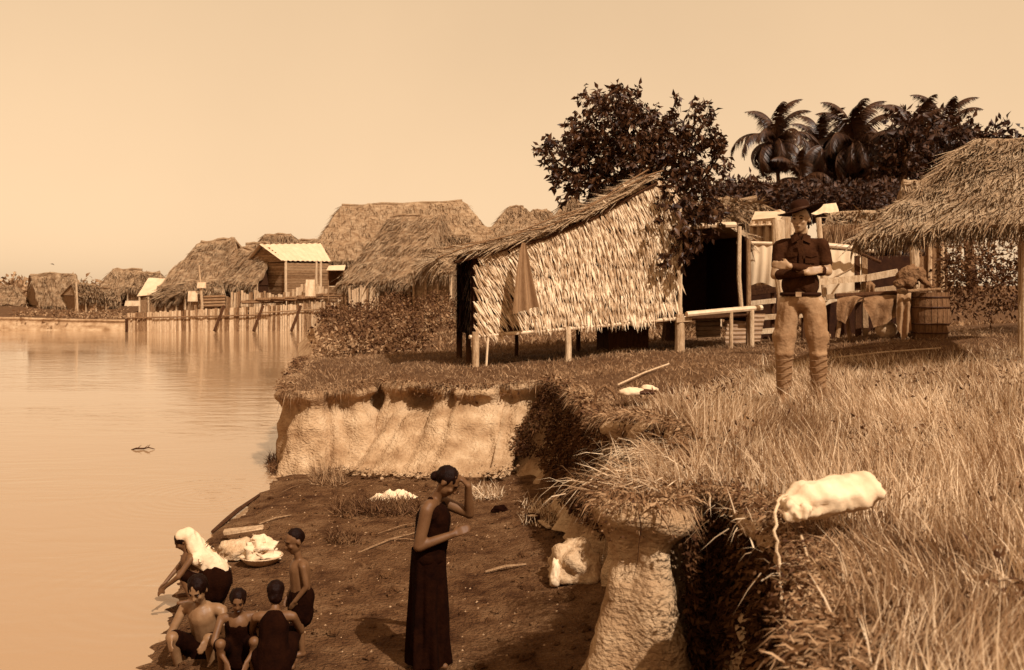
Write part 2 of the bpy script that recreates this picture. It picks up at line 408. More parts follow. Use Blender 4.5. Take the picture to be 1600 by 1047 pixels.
a_ = me.attributes.new('rnd', 'FLOAT', 'POINT'); a_.data.foreach_set('value', np.full(len(V3), .5, dtype=np.float32))
bm_ = bmesh.new(); bm_.from_mesh(me); bmesh.ops.recalc_face_normals(bm_, faces=bm_.faces)
if sum(f.normal.z for f in bm_.faces) < 0: bmesh.ops.reverse_faces(bm_, faces=bm_.faces)
bm_.to_mesh(me); bm_.free()
link('bank_ground', me, kind='structure')

# eroded face, lofted from the lip down to the beach
NR = 26
PROF = [(0, 0, 0), (.02, .07, 0), (.06, .11, 0), (.11, .07, -.4), (.17, -.02, -1), (.24, -.04, -1.0), (.32, -.02, -.6), (.42, 0, -.2)]
def prof(t, o, uc):
    if t < .42:
        for k in range(len(PROF) - 1):
            if PROF[k][0] <= t <= PROF[k + 1][0]:
                w = (t - PROF[k][0]) / (PROF[k + 1][0] - PROF[k][0])
                a = PROF[k][1] + (PROF[k + 1][1] - PROF[k][1]) * w; b = PROF[k][2] + (PROF[k + 1][2] - PROF[k][2]) * w
                return a + b * uc + o * .30 * (t / .42)
    w = (t - .42) / .58
    return -.2 * uc * (1 - w) + o * (.30 + .70 * w ** 1.25)
mb = MB(); n = len(E)
for j in range(NR + 1):
    t = j / NR
    for i in range(n):
        x, y, o, zb, uc = E[i]; uc = uc * min(1.5, max(.15, .75 + 1.5 * mnoise.noise(Vector((x * 1.4, y * 1.4, 31))))); z = EZ[i] + micro(x, y) * (1 if j == 0 else 1 - t) + (zb - .12 - EZ[i]) * t
        q = prof(t, o + .1, uc) if j else 0
        px_, py_ = x + outw[i, 0] * q, y + outw[i, 1] * q
        if j:
            sc_ = 1 if y < 30 else .2
            f = fbm((x * 1.0, y * 1.0, z * .25), 1.9, 5) * .17 * sc_ + fbm((px_, py_, z), 7, 3) * .035 * sc_
            f -= .20 * crev(x, y) * sc_ * max(0, 1 - t * 1.1) ** .7 * (1 if y > 14 else .25) if y < 22 else 0
            f *= min(1, j / 3)
            px_ += outw[i, 0] * f; py_ += outw[i, 1] * f
        mb.v.append((px_, py_, z)); mb.r.append(.5)
for j in range(NR):
    for i in range(n - 1): mb.f.append((j * n + i, j * n + i + 1, (j + 1) * n + i + 1, (j + 1) * n + i))
mb.build('eroded_bank_face', MATS['clay'], smooth=True, kind='structure')

mb = MB(); ids = [i for i in range(len(E)) if (E[i, 1] > 15 and E[i, 1] < 17.3 and -3.6 < E[i, 0] < .7) or (5.8 < E[i, 1] < 6.3)]
for k in range(420):
    i = random.choice(ids); x, y, o, zb, uc = E[i]; q = o + .08 + abs(random.gauss(0, .14)); s_ = random.uniform(.012, .05); c = Vector((x + outw[i, 0] * q, y + outw[i, 1] * q, zb + random.uniform(-.02, .05)))
    b0 = len(mb.v); mb.ell(c, (s_, s_ * .8, s_ * .6), Matrix.Rotation(random.random() * 3, 3, 'Z'), 7, 5)
    for q_ in range(b0, len(mb.v)):
        p_ = Vector(mb.v[q_]); mb.v[q_] = tuple(p_ + Vector((1, 1, .6)) * s_ * .6 * mnoise.noise(p_ * (1.3 / s_)))
mb.build('clay_crumbs', MATS['clay'], label='crumbled clay lying along the foot of the eroded bank', cat='clods', kind='stuff')
mb = MB()
for k in range(240):
    i = random.choice(idx_r) if 'idx_r' in globals() else random.randrange(len(E))
    if not (5.8 < E[i, 1] < 17.5 and E[i, 0] > -3.7): continue
    x, y = E[i, :2]; c = Vector((x + outw[i, 0] * .1, y + outw[i, 1] * .1, EZ[i] - .03)); L_ = random.uniform(.1, .4); pts = [c]
    for _ in range(4): pts.append(pts[-1] + Vector((outw[i, 0] * random.uniform(-.03, .05) + random.gauss(0, .02), outw[i, 1] * random.uniform(-.03, .05), -L_ / 4)))
    mb.tube(pts, [.005, .004, .003, .002, .001], 3, cap=False)
mb.build('bank_roots', MATS['wood_dark'], label='thin roots dangling from the turf over the clay', cat='roots', kind='stuff')

# beach of dark mud
def shore_x(y):
    return float(np.interp(y, [-5, 4, 7, 8.7, 10.6, 12.4, 13.8, 15.7, 17, 19], [-2.0, -2.2, -2.6, -3.0, -3.45, -3.68, -3.5, -3.65, -3.75, -4.2]))
def beach(x, y):
    d = x - shore_x(y) + .07 * fbm((x, y, 2), 1.6, 3)
    z = WATER + np.clip(d, -6, 0) * .12 + min(max(d, 0), .35) * .2 + min(max(d - .35, 0), 3.5) * .035
    z += .025 * fbm((x, y, 0), 1.1, 3) + .012 * fbm((x, y, 4), 6, 2)
    if x > -.2: z += min(.12, (x + .2) * .1)
    return z
mb = MB(); xs = np.arange(-5.5, 2.4, .05); ys = np.arange(2.5, 19.5, .05)
for y in ys:
    for x in xs: mb.v.append((x, y, beach(x, y))); mb.r.append(.5)
nx = len(xs)
for j in range(len(ys) - 1):
    for i in range(nx - 1): mb.f.append((j * nx + i, j * nx + i + 1, (j + 1) * nx + i + 1, (j + 1) * nx + i))
mb.build('mud_beach', MATS['mud'], smooth=True, kind='structure')

# river bed and water
mb = MB(); mb.box((-100, 90, -3), (700, 900, .2)); mb.build('river_bed', MATS['mud'], kind='structure')
wm = bpy.data.materials.new('water'); wm.use_nodes = True; nt = wm.node_tree; N = nt.nodes; L = nt.links
b = N['Principled BSDF']; b.inputs['Base Color'].default_value = sep(.34); b.inputs['Roughness'].default_value = .06
b.inputs['IOR'].default_value = 1.5; b.inputs['Specular IOR Level'].default_value = .6
g = N.new('ShaderNodeNewGeometry'); mp = N.new('ShaderNodeMapping'); mp.inputs['Scale'].default_value = (.5, 1.4, 1)
nz = N.new('ShaderNodeTexNoise'); nz.inputs['Scale'].default_value = 1.5; nz.inputs['Detail'].default_value = 5; nz.inputs['Distortion'].default_value = .6
bp = N.new('ShaderNodeBump'); bp.inputs['Strength'].default_value = .35; bp.inputs['Distance'].default_value = .04
L.new(g.outputs['Position'], mp.inputs[0]); L.new(mp.outputs[0], nz.inputs[0]); L.new(nz.outputs['Fac'], bp.inputs['Height'])
n2 = N.new('ShaderNodeTexNoise'); n2.inputs['Scale'].default_value = .12; n2.inputs['Detail'].default_value = 3; mr2 = N.new('ShaderNodeMapRange'); mr2.inputs[1].default_value = .35; mr2.inputs[2].default_value = .65; mr2.inputs[3].default_value = .08; mr2.inputs[4].default_value = .6
L.new(mp.outputs[0], n2.inputs[0]); L.new(n2.outputs['Fac'], mr2.inputs[0]); L.new(mr2.outputs[0], bp.inputs['Strength'])
vs = []
for (c, sc) in ((on_z(330, 775, WATER), 1.0), (on_z(300, 925, WATER), .8)):   # ripple rings spreading off the beach
    sb = N.new('ShaderNodeVectorMath'); sb.operation = 'DISTANCE'; sb.inputs[1].default_value = c
    L.new(g.outputs['Position'], sb.inputs[0])
    m1 = N.new('ShaderNodeMath'); m1.operation = 'MULTIPLY'; m1.inputs[1].default_value = 38 * sc; L.new(sb.outputs['Value'], m1.inputs[0])
    m2 = N.new('ShaderNodeMath'); m2.operation = 'SINE'; L.new(m1.outputs[0], m2.inputs[0])
    m3 = N.new('ShaderNodeMapRange'); m3.inputs[1].default_value = .2; m3.inputs[2].default_value = 2.2; m3.inputs[3].default_value = 1; m3.inputs[4].default_value = 0
    L.new(sb.outputs['Value'], m3.inputs[0])
    m4 = N.new('ShaderNodeMath'); m4.operation = 'MULTIPLY'; L.new(m2.outputs[0], m4.inputs[0]); L.new(m3.outputs[0], m4.inputs[1]); vs.append(m4)
ad = N.new('ShaderNodeMath'); ad.operation = 'ADD'; L.new(vs[0].outputs[0], ad.inputs[0]); L.new(vs[1].outputs[0], ad.inputs[1])
bp2 = N.new('ShaderNodeBump'); bp2.inputs['Strength'].default_value = .25; bp2.inputs['Distance'].default_value = .006
L.new(ad.outputs[0], bp2.inputs['Height']); L.new(bp.outputs[0], bp2.inputs['Normal']); L.new(bp2.outputs[0], b.inputs['Normal'])
mb = MB(); mb.add([(-450, -60, WATER), (5, -60, WATER), (5, 500, WATER), (-450, 500, WATER)], [(0, 1, 2, 3)])
mb.build('water', wm, kind='structure')

# ------------------------------------------------------------------ grass and weeds (stuff)
def scatter(n, x0, x1, y0, y1, keep=None):
    X = RNG.uniform(x0, x1, n); Y = y0 + (y1 - y0) * RNG.random(n) ** 1.5
    m = inside(X, Y)
    if keep is not None: m &= keep(X, Y)
    m &= (np.abs(X) < Y * .56 + 1.2)
    X, Y = X[m], Y[m]; return X, Y, ztop_np(X, Y)
def nfield(X, Y, s, z=0): return np.array([mnoise.noise(Vector((a * s, b * s, z))) for a, b in zip(X, Y)])
def tallness(X, Y):
    """1 where the tall dry grass grows"""
    lim = np.interp(Y, [0, 3, 3.8, 4.6, 6.0, 6.5, 9, 11, 13, 16, 30], [.9, 1.0, 1.15, 1.38, 1.42, .5, .95, 1.1, 1.9, 4.2, 9])
    return np.clip((X - lim) / np.where(Y < 6.2, .35, .8), 0, 1) * np.clip((17 - Y) / 3, 0.0, 1)
V_, Q_, T_, R_ = [], [], [], []
def push(V, q, t, r):
    b = sum(len(v) for v in V_); V_.append(V)
    if q is not None: Q_.append(q + b)
    T_.append(t + b); R_.append(r)
def flush(name, m, parent=None, **k):
    o = bulk(name, np.concatenate(V_), np.concatenate(Q_) if Q_ else None, np.concatenate(T_), m, np.concatenate(R_), parent, **k)
    V_.clear(); Q_.clear(); T_.clear(); R_.clear(); return o
SOL = (2.62, 9.3)
X, Y, Z = scatter(270000, .3, 9.5, 2.3, 17)
tl = tallness(X, Y); nf = nfield(X, Y, .9); m = (RNG.random(len(X)) < tl * (.75 + nf)) & (np.hypot(X - SOL[0], Y - SOL[1] ) > .16)
X, Y, Z, nf, tl = X[m], Y[m], Z[m], nf[m], tl[m]; n = len(X)
lean = np.stack([nfield(X, Y, .8, 7) * .5 - .08, nfield(X, Y, .8, 9) * .4, np.zeros(n)], 1)
D = norm(np.array([0, 0, 1.0]) + lean + RNG.normal(0, .27, (n, 3)) + np.where(RNG.random((n, 1)) < .12, RNG.normal(0, .8, (n, 3)) * [1, 1, .2], 0))
cl = np.array([mnoise.noise(Vector((a * 3.1, b * 3.1, 5))) for a, b in zip(X, Y)])
H = (.09 + .27 * RNG.random(n) ** 1.5 * (1 + .8 * nf) * (1 + 1.3 * cl)) * (.6 + .4 * tl) * np.where(Y > 9.5, .72, 1.0)
fs = np.hypot(X - SOL[0], Y - SOL[1] + .4) < .8; H[fs] *= .8
fs = np.hypot((X - 2.15) / .42, (Y - 10.3) / 1.1) < 1; H[fs] *= .3
bend = D * 0 + np.stack([lean[:, 0] * 1.2 + RNG.normal(0, .25, n), lean[:, 1] + RNG.normal(0, .25, n), -.15 * RNG.random(n)], 1) * H[:, None] * .6
push(*blades(np.stack([X, Y, Z - .01], 1), D, np.maximum(H, .04), .0028 + .0035 * RNG.random(n) + Y * .0004, bend))
flush('tall_dry_grass', MATS['grass_dry'], label='tall dry grass covering the near bank on the right', cat='grass', kind='stuff')
X, Y, Z = scatter(16000, .8, 9.5, 3, 15); nf = nfield(X, Y, 1.3, 20); m = (nf > .12) & (tallness(X, Y) > .3) & (np.hypot(X - SOL[0], Y - SOL[1]) > .3); X, Y, Z = X[m], Y[m], Z[m]; n = len(X)
P = np.stack([X, Y, Z + .22 * RNG.random(n)], 1); V, t, r_ = leafs(P, norm(RNG.normal(0, 1, (n, 3)) + [0, 0, .4]), .03 + .04 * RNG.random(n), .012 + .016 * RNG.random(n)); push(V, None, t, r_)
flush('grass_weeds', MATS['weed'], label='darker leafy weeds mixed into the dry grass', cat='weeds', kind='stuff')
# short turf
X, Y, Z = scatter(150000, -4.5, 9.5, 3, 24, lambda X, Y: tallness(X, Y) < .9)
n = len(X); D = norm(np.array([0, 0, 1.0]) + RNG.normal(0, .45, (n, 3)) * [1, 1, .1]); H = .03 + .07 * RNG.random(n) ** 2 + .05 * np.clip(nfield(X, Y, .7), 0, 1)
push(*blades(np.stack([X, Y, Z - .01], 1), D, H, .006 + .008 * RNG.random(n), RNG.normal(0, .5, (n, 3)) * H[:, None] * [1, 1, .2]))
X, Y, Z = scatter(30000, -12, 14, 24, 64); n = len(X); D = norm(np.array([0, 0, 1.0]) + RNG.normal(0, .5, (n, 3)) * [1, 1, .1]); H = .06 + .2 * RNG.random(n) ** 2
push(*blades(np.stack([X, Y, Z - .01], 1), D, H, .02 + .02 * RNG.random(n), RNG.normal(0, .5, (n, 3)) * H[:, None] * [1, 1, .2]))
flush('short_turf', MATS['grass_short'], label='short dry turf round the hut and along the bank', cat='grass', kind='stuff')
# fringe of turf and roots hanging over the lip
idx = [i for i in range(len(E)) if E[i, 1] < 27 and E[i, 1] > 3 and E[i, 0] > -5.2]
sel = RNG.choice(idx, 30000); t = RNG.random(len(sel))
w_near = np.where(E[sel, 1] < 9, 1, .6)
P = np.stack([E[sel, 0], E[sel, 1], EZ[sel]], 1); O3 = np.stack([outw[sel, 0], outw[sel, 1], np.zeros(len(sel))], 1)
fr = np.array([fbm((E[i, 0], E[i, 1], 11), 1.7, 3) for i in sel])
P += O3 * RNG.uniform(-.16, .09, len(sel))[:, None]; P[:, :2] += RNG.normal(0, .03, (len(sel), 2)); P[:, 2] += RNG.uniform(-.03, .03, len(sel))
D = norm(O3 * RNG.uniform(.2, 1.2, len(sel))[:, None] + np.array([0, 0, .5]) + RNG.normal(0, .4, (len(sel), 3)))
H = (.05 + .11 * RNG.random(len(sel))) * (1 + np.clip(fr, -.5, 1)) * np.where(E[sel, 0] * (E[sel, 1] < 6.25) > 1.1, .45, 1); dr = O3 * .1 + np.array([0, 0, -1.0])
keep = RNG.random(len(sel)) < np.where(E[sel, 1] < 9, .9, .75)
push(*[q for q in blades(P[keep], D[keep], H[keep], (.005 + .012 * RNG.random(len(sel)))[keep], (dr * (H * RNG.uniform(.3, 1.5, len(sel)))[:, None])[keep])])
flush('turf_fringe', MATS['grass_short'], label='turf and roots overhanging the eroded lip of the bank', cat='grass', kind='stuff')
# leafy weeds hanging over the lip (dark clumps)
sel2 = RNG.choice(idx, 9000); fr2 = np.array([fbm((E[i, 0], E[i, 1], 23), 1.2, 2) for i in sel2]); sel2 = sel2[(fr2 > .1) | (E[sel2, 1] < 6.6)]
n = len(sel2); P = np.stack([E[sel2, 0], E[sel2, 1], EZ[sel2]], 1); O3 = np.stack([outw[sel2, 0], outw[sel2, 1], np.zeros(n)], 1)
dn = RNG.random(n) ** 1.6 * np.where(E[sel2, 0] * (E[sel2, 1] < 6.25) > 1.1, .10, .22)
P += O3 * (RNG.uniform(0, .16, n))[:, None]; P[:, 2] += .05 - dn; P += RNG.normal(0, .03, (n, 3))
push(*(lambda a: (a[0], None, a[1], a[2]))(leafs(P, norm(O3 + RNG.normal(0, .7, (n, 3)) + [0, 0, -.5]), (.03 + .05 * RNG.random(n)) * np.where(P[:, 1] < 6.6, .5, 1), (.02 + .02 * RNG.random(n)) * np.where(P[:, 1] < 6.6, .5, 1))))
flush('hanging_weeds', MATS['weed'], label='small leafy weeds trailing down the bank edge', cat='weeds', kind='stuff')
# roots and weeds on the side walls, coloured dark to deepen their shade
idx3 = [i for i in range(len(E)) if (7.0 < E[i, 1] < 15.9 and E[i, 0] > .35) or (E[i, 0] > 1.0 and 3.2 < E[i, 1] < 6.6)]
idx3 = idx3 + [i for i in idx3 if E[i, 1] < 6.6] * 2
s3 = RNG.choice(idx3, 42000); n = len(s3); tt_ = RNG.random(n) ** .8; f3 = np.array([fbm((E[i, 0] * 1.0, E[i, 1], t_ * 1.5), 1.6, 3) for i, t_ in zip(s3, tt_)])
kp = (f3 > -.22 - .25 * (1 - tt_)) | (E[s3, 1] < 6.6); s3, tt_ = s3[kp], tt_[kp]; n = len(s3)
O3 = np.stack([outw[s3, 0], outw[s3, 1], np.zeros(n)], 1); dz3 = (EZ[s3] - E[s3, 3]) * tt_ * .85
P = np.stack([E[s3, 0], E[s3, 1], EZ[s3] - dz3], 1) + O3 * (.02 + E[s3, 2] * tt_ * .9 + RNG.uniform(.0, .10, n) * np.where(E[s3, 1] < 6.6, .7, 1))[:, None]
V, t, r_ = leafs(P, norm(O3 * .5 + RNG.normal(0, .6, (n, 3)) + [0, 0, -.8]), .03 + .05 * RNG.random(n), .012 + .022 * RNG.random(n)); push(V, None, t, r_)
flush('shade_root_mat', MATS['shade_root_mat'], label='roots and weeds matted over the bank side, coloured dark to deepen its shade', cat='roots', kind='stuff')
# long straw tussock bending over the gully
def tussock(cs, n, ln, dirn, name, label, m='grass_dry', spread=.18):
    for c in cs:
        c = np.array(c); P = c + RNG.normal(0, spread, (n, 3)) * [1, .8, .15]
        D = norm(np.array(dirn) + RNG.normal(0, .5, (n, 3))); H = ln * (.4 + .6 * RNG.random(n))
        push(*blades(P, D, H, .003 + .005 * RNG.random(n), np.array([0, 0, -1.0]) * (H * RNG.uniform(.2, .8, n))[:, None] + RNG.normal(0, .04, (n, 3))))
    flush(name, MATS[m], label=label, cat='grass tussock', kind='stuff')
tussock([(.75, 6.45, 1.62), (.95, 6.9, 1.6), (1.25, 6.8, 1.64), (1.3, 7.4, 1.6), (1.1, 7.9, 1.6)], 330, .36, (-.75, -.35, .35), 'straw_tussock', 'long straw tussock bending left over the dark gully')
tussock([(1.5, 5.5, 1.62), (1.5, 5.0, 1.64), (1.5, 4.4, 1.66)], 140, .16, (-.5, -.3, .5), 'edge_tussock', 'ragged grass leaning over the near bank edge below the sack')

# shrubs on the far slope between water and hut
def leaf_blob(cs, per, rad, lsz, squash=.7, droop=-.25):
    for (c, r) in cs:
        n = int(per * r * r / (rad * rad) + 20)
        d = norm(RNG.normal(size=(n, 3))); rr = r * RNG.random(n) ** .45 * (1 + .25 * RNG.normal(size=n))
        P = np.array(c) + d * rr[:, None] * [1, 1, squash]
        A = norm(d + RNG.normal(0, .6, (n, 3)) + [0, 0, droop])
        V, t, r_ = leafs(P, A, lsz * (.6 + .8 * RNG.random(n)), lsz * .5 * (.6 + .8 * RNG.random(n))); push(V, None, t, r_)
def shrubs(name, label, specs, per, lsz, m, kind='stuff', cat='shrubs', squash=.7):
    cs = []
    for (px, py, d, r) in specs:
        c = at(px, py, d); cs.append((c, r))
    leaf_blob(cs, per, 1.0, lsz, squash); return flush(name, MATS[m], label=label, cat=cat, kind=kind)
sp = []
rr = random.Random(3)
for k in range(130):
    u = rr.random(); py = 462 + u * 92 + rr.uniform(-5, 5)
    lo = np.interp(py, [455, 480, 510, 530, 560], [600, 560, 510, 505, 545]); hi = np.interp(py, [455, 480, 510, 530, 560], [690, 712, 716, 690, 600])
    px = rr.uniform(lo, hi); 
    d = np.interp(py, [455, 480, 510, 530, 560], [55, 44, 32, 27, 22]); d = d + (px < 540) * (2)
    zg = ztop((px - 800) * d / F, d); zz = CZ - (py - HY) * d / F
    if zz < zg - .1: d = d * (CZ - zg) / (CZ - zz) if CZ > zz else d
    sp.append((px, py, d, rr.uniform(.15, .75) * (1.0 if (px > 590 and py < 505) or px < 560 else .45)))
shrubs('creeping_shrubs', 'dark creeping shrubs and vines on the slope between the water and the hut', sp, 210, .13, 'weed')

sp = [(a + rr.uniform(-8, 8), b + rr.uniform(-4, 6), d - .3, r_ * .5) for (a, b, d, r_) in sp if rr.random() < .55] + [(rr.uniform(498, 560), rr.uniform(528, 572), rr.uniform(21, 27), rr.uniform(.15, .35)) for _ in range(30)]
shrubs('slope_vines', 'paler vine leaves spreading over the dark slope shrubs', sp, 260, .11, 'grass_short')
# ------------------------------------------------------------------ thatch
def thatch_patch(a, b, c, d, thick=.18, sag=.0, rough=.06, straw=0, sl=.5, sw=.02, fringe=0, fl=.3, mb=None, nu=14, nv=10):
    """a-b ridge side (left,right), d-c eave side (left,right)"""
    a, b, c, d = map(Vector, (a, b, c, d)); nn = (b - a).cross(d - a).normalized()
    if nn.z < 0: nn = -nn
    own = mb is None
    if own: mb = MB()
    def S(u, v):
        p = (a * (1 - u) + b * u) * (1 - v) + (d * (1 - u) + c * u) * v
        e = 0 if (u in (0, 1)) else 1
        return p + nn * (rough * fbm(p, 1.2, 3) + rough * .5 * ((v * 5) % 1) - sag * math.sin(math.pi * v) )
    top = [S(i / nu, j / nv) for j in range(nv + 1) for i in range(nu + 1)]
    mb.add(top, [(j * (nu + 1) + i, j * (nu + 1) + i + 1, (j + 1) * (nu + 1) + i + 1, (j + 1) * (nu + 1) + i) for j in range(nv) for i in range(nu)])
    bot = [p - nn * thick for p in top]
    mb.add(bot, [(j * (nu + 1) + i, (j + 1) * (nu + 1) + i, (j + 1) * (nu + 1) + i + 1, j * (nu + 1) + i + 1) for j in range(nv) for i in range(nu)])
    ring = [(i, 0) for i in range(nu + 1)] + [(nu, j) for j in range(1, nv + 1)] + [(i, nv) for i in range(nu - 1, -1, -1)] + [(0, j) for j in range(nv - 1, 0, -1)]
    rt = [top[j * (nu + 1) + i] for i, j in ring]; k = len(rt)
    mb.add(rt + [p - nn * thick for p in rt], [(i, (i + 1) % k, (i + 1) % k + k, i + k) for i in range(k)])
    sd_ = ((d + c) - (a + b)).normalized()
    if straw:
        U = RNG.random(straw); Vv = RNG.random(straw)
        P = np.array([S(u, v) for u, v in zip(U, Vv)]) + np.array(nn) * .01
        D = norm(np.array(sd_) + np.array(nn) * RNG.uniform(.0, .22, straw)[:, None] + RNG.normal(0, .16, (straw, 3)))
        H = sl * (.5 + RNG.random(straw)); push(*blades(P, D, H, sw * (.6 + .8 * RNG.random(straw)), RNG.normal(0, .03, (straw, 3)) * sl))
    if fringe:
        U = RNG.random(fringe); P = np.array([S(u, 1) for u in U]) - np.array(nn) * (RNG.random(fringe) * thick)[:, None] - np.array(sd_) * fl * .3
        D = norm(np.array(sd_) * .8 + np.array([0, 0, -.5]) + RNG.normal(0, .15, (fringe, 3)))
        H = fl * (.5 + RNG.random(fringe)); push(*blades(P, D, H, sw * (.6 + RNG.random(fringe)), np.array([0, 0, -.3]) * H[:, None]))
    return mb
def roof_from(mb, m, parent, label=None):
    """merge the thatch body with its straws into one roof mesh"""
    if V_:
        nv0 = len(mb.v)
        Vs = np.concatenate([np.array(mb.v)] + V_)
        me_q = [f for f in mb.f if len(f) == 4]; me_t = [f for f in mb.f if len(f) == 3]
        Q = np.concatenate([np.array(me_q).reshape(-1, 4)] + [q + nv0 for q in Q_]); T = np.concatenate([np.array(me_t).reshape(-1, 3)] + [t + nv0 for t in T_])
        r = np.concatenate([np.array(mb.r)] + R_)
        V_.clear(); Q_.clear(); T_.clear(); R_.clear()
        return bulk('roof', Vs, Q.astype(int), T.astype(int), m, r, parent, label=label)
    return mb.build('roof', m, parent, label=label)

def lerp(a, b, t): return Vector(a) * (1 - t) + Vector(b) * t

def house(name, label, FL, FR, RL, RR, m='thatch', wall='plank_h', zg=None, hip=False, open_front=False, straw=500, group='thatched houses of the riverside village', back=None, ends=True, inset=.12, opening=True, cat='house'):
    FL, FR, RL, RR = [at(*p) for p in (FL, FR, RL, RR)]
    mid = (FL + FR) / 2; g = zg if zg is not None else ztop(mid.x, mid.y)
    t = thing(name, label, cat, (mid.x, mid.y, g), group)
    def mir(f, r): return Vector((2 * r.x - f.x, 2 * r.y - f.y, f.z))
    rm = (RL + RR) / 2; fm = (FL + FR) / 2; sh = Vector((2 * (rm.x - fm.x), 2 * (rm.y - fm.y), 0))
    BL, BR = FL + sh, FR + sh
    rg = .02 if m == 'tin' else .24
    mb = thatch_patch(RL, RR, FR, FL, straw=straw, sl=.9, sw=.05, fringe=int(straw * .6), fl=.5, rough=rg, thick=.03 if m == 'tin' else .18)
    thatch_patch(RR, RL, BL, BR, straw=straw // 4, sl=.9, sw=.05, mb=mb, rough=min(rg, .1))
    if hip:
        thatch_patch(RL, lerp(RL, RR, .01), FL, BL, straw=straw // 3, sl=.9, sw=.05, fringe=straw // 5, fl=.5, mb=mb, rough=.1)
        thatch_patch(lerp(RR, RL, .01), RR, BR, FR, straw=straw // 3, sl=.9, sw=.05, fringe=straw // 5, fl=.5, mb=mb, rough=.1)
    rf = roof_from(mb, MATS[m], t)
    rb = MB(); rb.tube([lerp(RL, RR, k / 6) + Vector((0, 0, .0 + random.uniform(-.10, .08))) for k in range(7)], .03 if m == 'tin' else .11, 6); rb.build('ridge_cap', MATS[m], rf)
    c = (FL + FR + BL + BR) / 4
    W = [lerp(p, c, inset) for p in (FL, FR, BR, BL)]
    zt_ = min(p.z for p in W)
    def face(i, j, nm='wall', mm=wall):
        a, b_ = W[i].copy(), W[j].copy(); s_ = MB(); top = a.z + .15; z0 = g - .3
        L_ = (b_ - a).length; rows = max(3, int((top - z0) / .28))
        wl = MB(); wl.slab([Vector((a.x, a.y, z0)), Vector((b_.x, b_.y, z0)), Vector((b_.x, b_.y, top)), Vector((a.x, a.y, top))], .05)
        w_ = wl.build(nm, MATS[mm], t)
        return w_
    wf = face(0, 1); face(1, 2); face(3, 0); face(2, 3)
    if not hip:
        for r_, f_, b_ in ((RL, FL, BL), (RR, FR, BR)):
            q = MB(); q.slab([lerp(f_, c, inset * .8) , lerp(b_, c, inset * .8), lerp(r_, c, inset * .8) - Vector((0, 0, .15))], .05); q.build('gable_wall', MATS[wall], t)
    if opening:
        a, b_ = W[0], W[1]; n_ = (b_ - a).cross(Vector((0, 0, 1))).normalized()
        if n_.y > 0: n_ = -n_
        u0 = random.uniform(.25, .5); p = lerp(a, b_, u0); q = lerp(a, b_, u0 + min(.9 / max((b_ - a).length, 1), .35))
        z0, z1 = FL.z - 1.25, FL.z - .1
        z0 = max(z0, g + .2)
        fr = MB()
        for (s_, e_) in ((Vector((p.x, p.y, z0)), Vector((p.x, p.y, z1))), (Vector((q.x, q.y, z0)), Vector((q.x, q.y, z1))), (Vector((p.x, p.y, z0)), Vector((q.x, q.y, z0)))):
            fr.bar(s_ + n_ * .06, e_ + n_ * .06, .08, .08)
        fo = fr.build('window_frame', MATS['wood_mid'], t)
        sh_ = MB(); sh_.slab([Vector((p.x, p.y, z0)) + n_ * .03, Vector((q.x, q.y, z0)) + n_ * .03, Vector((q.x, q.y, z1)) + n_ * .03, Vector((p.x, p.y, z1)) + n_ * .03], .02)
        sh_.build('shutter', MATS['wood_dark'], fo)
    for k in range(4):
        p = lerp(W[0], W[1], k / 3); q = MB(); q.tube([(p.x, p.y - .12, g - .5), (p.x, p.y - .12, p.z + .1)], .07, 6); q.build('post', MATS['wood_pale'], t)
    return t

G = None
house('thatched_house', 'hazy thatched house at the far left shore end, gable beside a tall pole', (60, 478, 78), (128, 482, 76), (48, 428, 81), (118, 428, 79), wall='wood_mid')
house('thatched_shed', 'low thatched shed with pale plank wall left of the dark round-topped roof', (118, 462, 74), (172, 466, 73), (112, 442, 76), (152, 446, 75), wall='wood_mid', opening=False)
house('thatched_house', 'low round-topped thatched house with a dark wall for its shaded open front behind the left palisade end', (150, 455, 84), (240, 458, 84), (176, 421, 87), (222, 422, 87), hip=True, wall='wood_dark')  # dark walls stand for the shade inside the open front
house('tin_roofed_hut', 'small hut with bright tin roof between two thatched houses on the left', (214, 463, 73), (262, 458, 73), (232, 434, 75), (275, 436, 75), m='tin', straw=0, wall='wood_mid', opening=False)
house('thatched_house', 'tall thatched house with short high ridge left of the plank house', (245, 448, 70), (385, 441, 70), (314, 378, 74), (367, 373, 74), straw=900, wall='wood_mid')
house('thatched_lean_to', 'low thatched lean-to hanging before the tall thatched house', (236, 466, 67), (292, 462, 67), (262, 446, 68.5), (330, 440, 68.5), opening=False)
house('thatched_shelter', 'thatched shelter with a dark wall for its shaded open end touching the plank house', (343, 443, 68), (402, 446, 66), (378, 388, 71), (432, 392, 70), straw=600, wall='wood_dark', opening=False)  # dark wall colour paints the shade of the open end
house('thatched_house', 'small thatched roof peeping over the white tin roof', (398, 392, 84), (482, 392, 84), (415, 366, 86), (455, 366, 86), hip=True)
house('thatched_house', 'largest thatched house with the long high ridge in the village centre', (478, 408, 72), (808, 404, 74), (534, 321, 80), (722, 314, 82), hip=True, straw=1800)
house('thatched_house', 'front thatched house with shaggy hip roof right of the plank house', (526, 441, 60), (640, 442, 57), (610, 338, 65), (690, 335, 65), hip=True, straw=1500, wall='wood_dark')
house('thatched_lean_to', 'small ragged thatched lean-to just left of the near nipa hut', (640, 424, 52), (706, 430, 50), (662, 386, 55), (728, 392, 55), straw=500, wall='thatch', opening=False)
house('thatched_house', 'distant pyramid-roofed thatched house behind the near hut roof, left one', (760, 366, 86), (862, 366, 86), (796, 323, 90), (818, 323, 90), hip=True)
house('thatched_house', 'distant flat-ridged thatched roof between two pyramid roofs', (815, 372, 92), (905, 372, 92), (832, 328, 95), (855, 328, 95), hip=True)
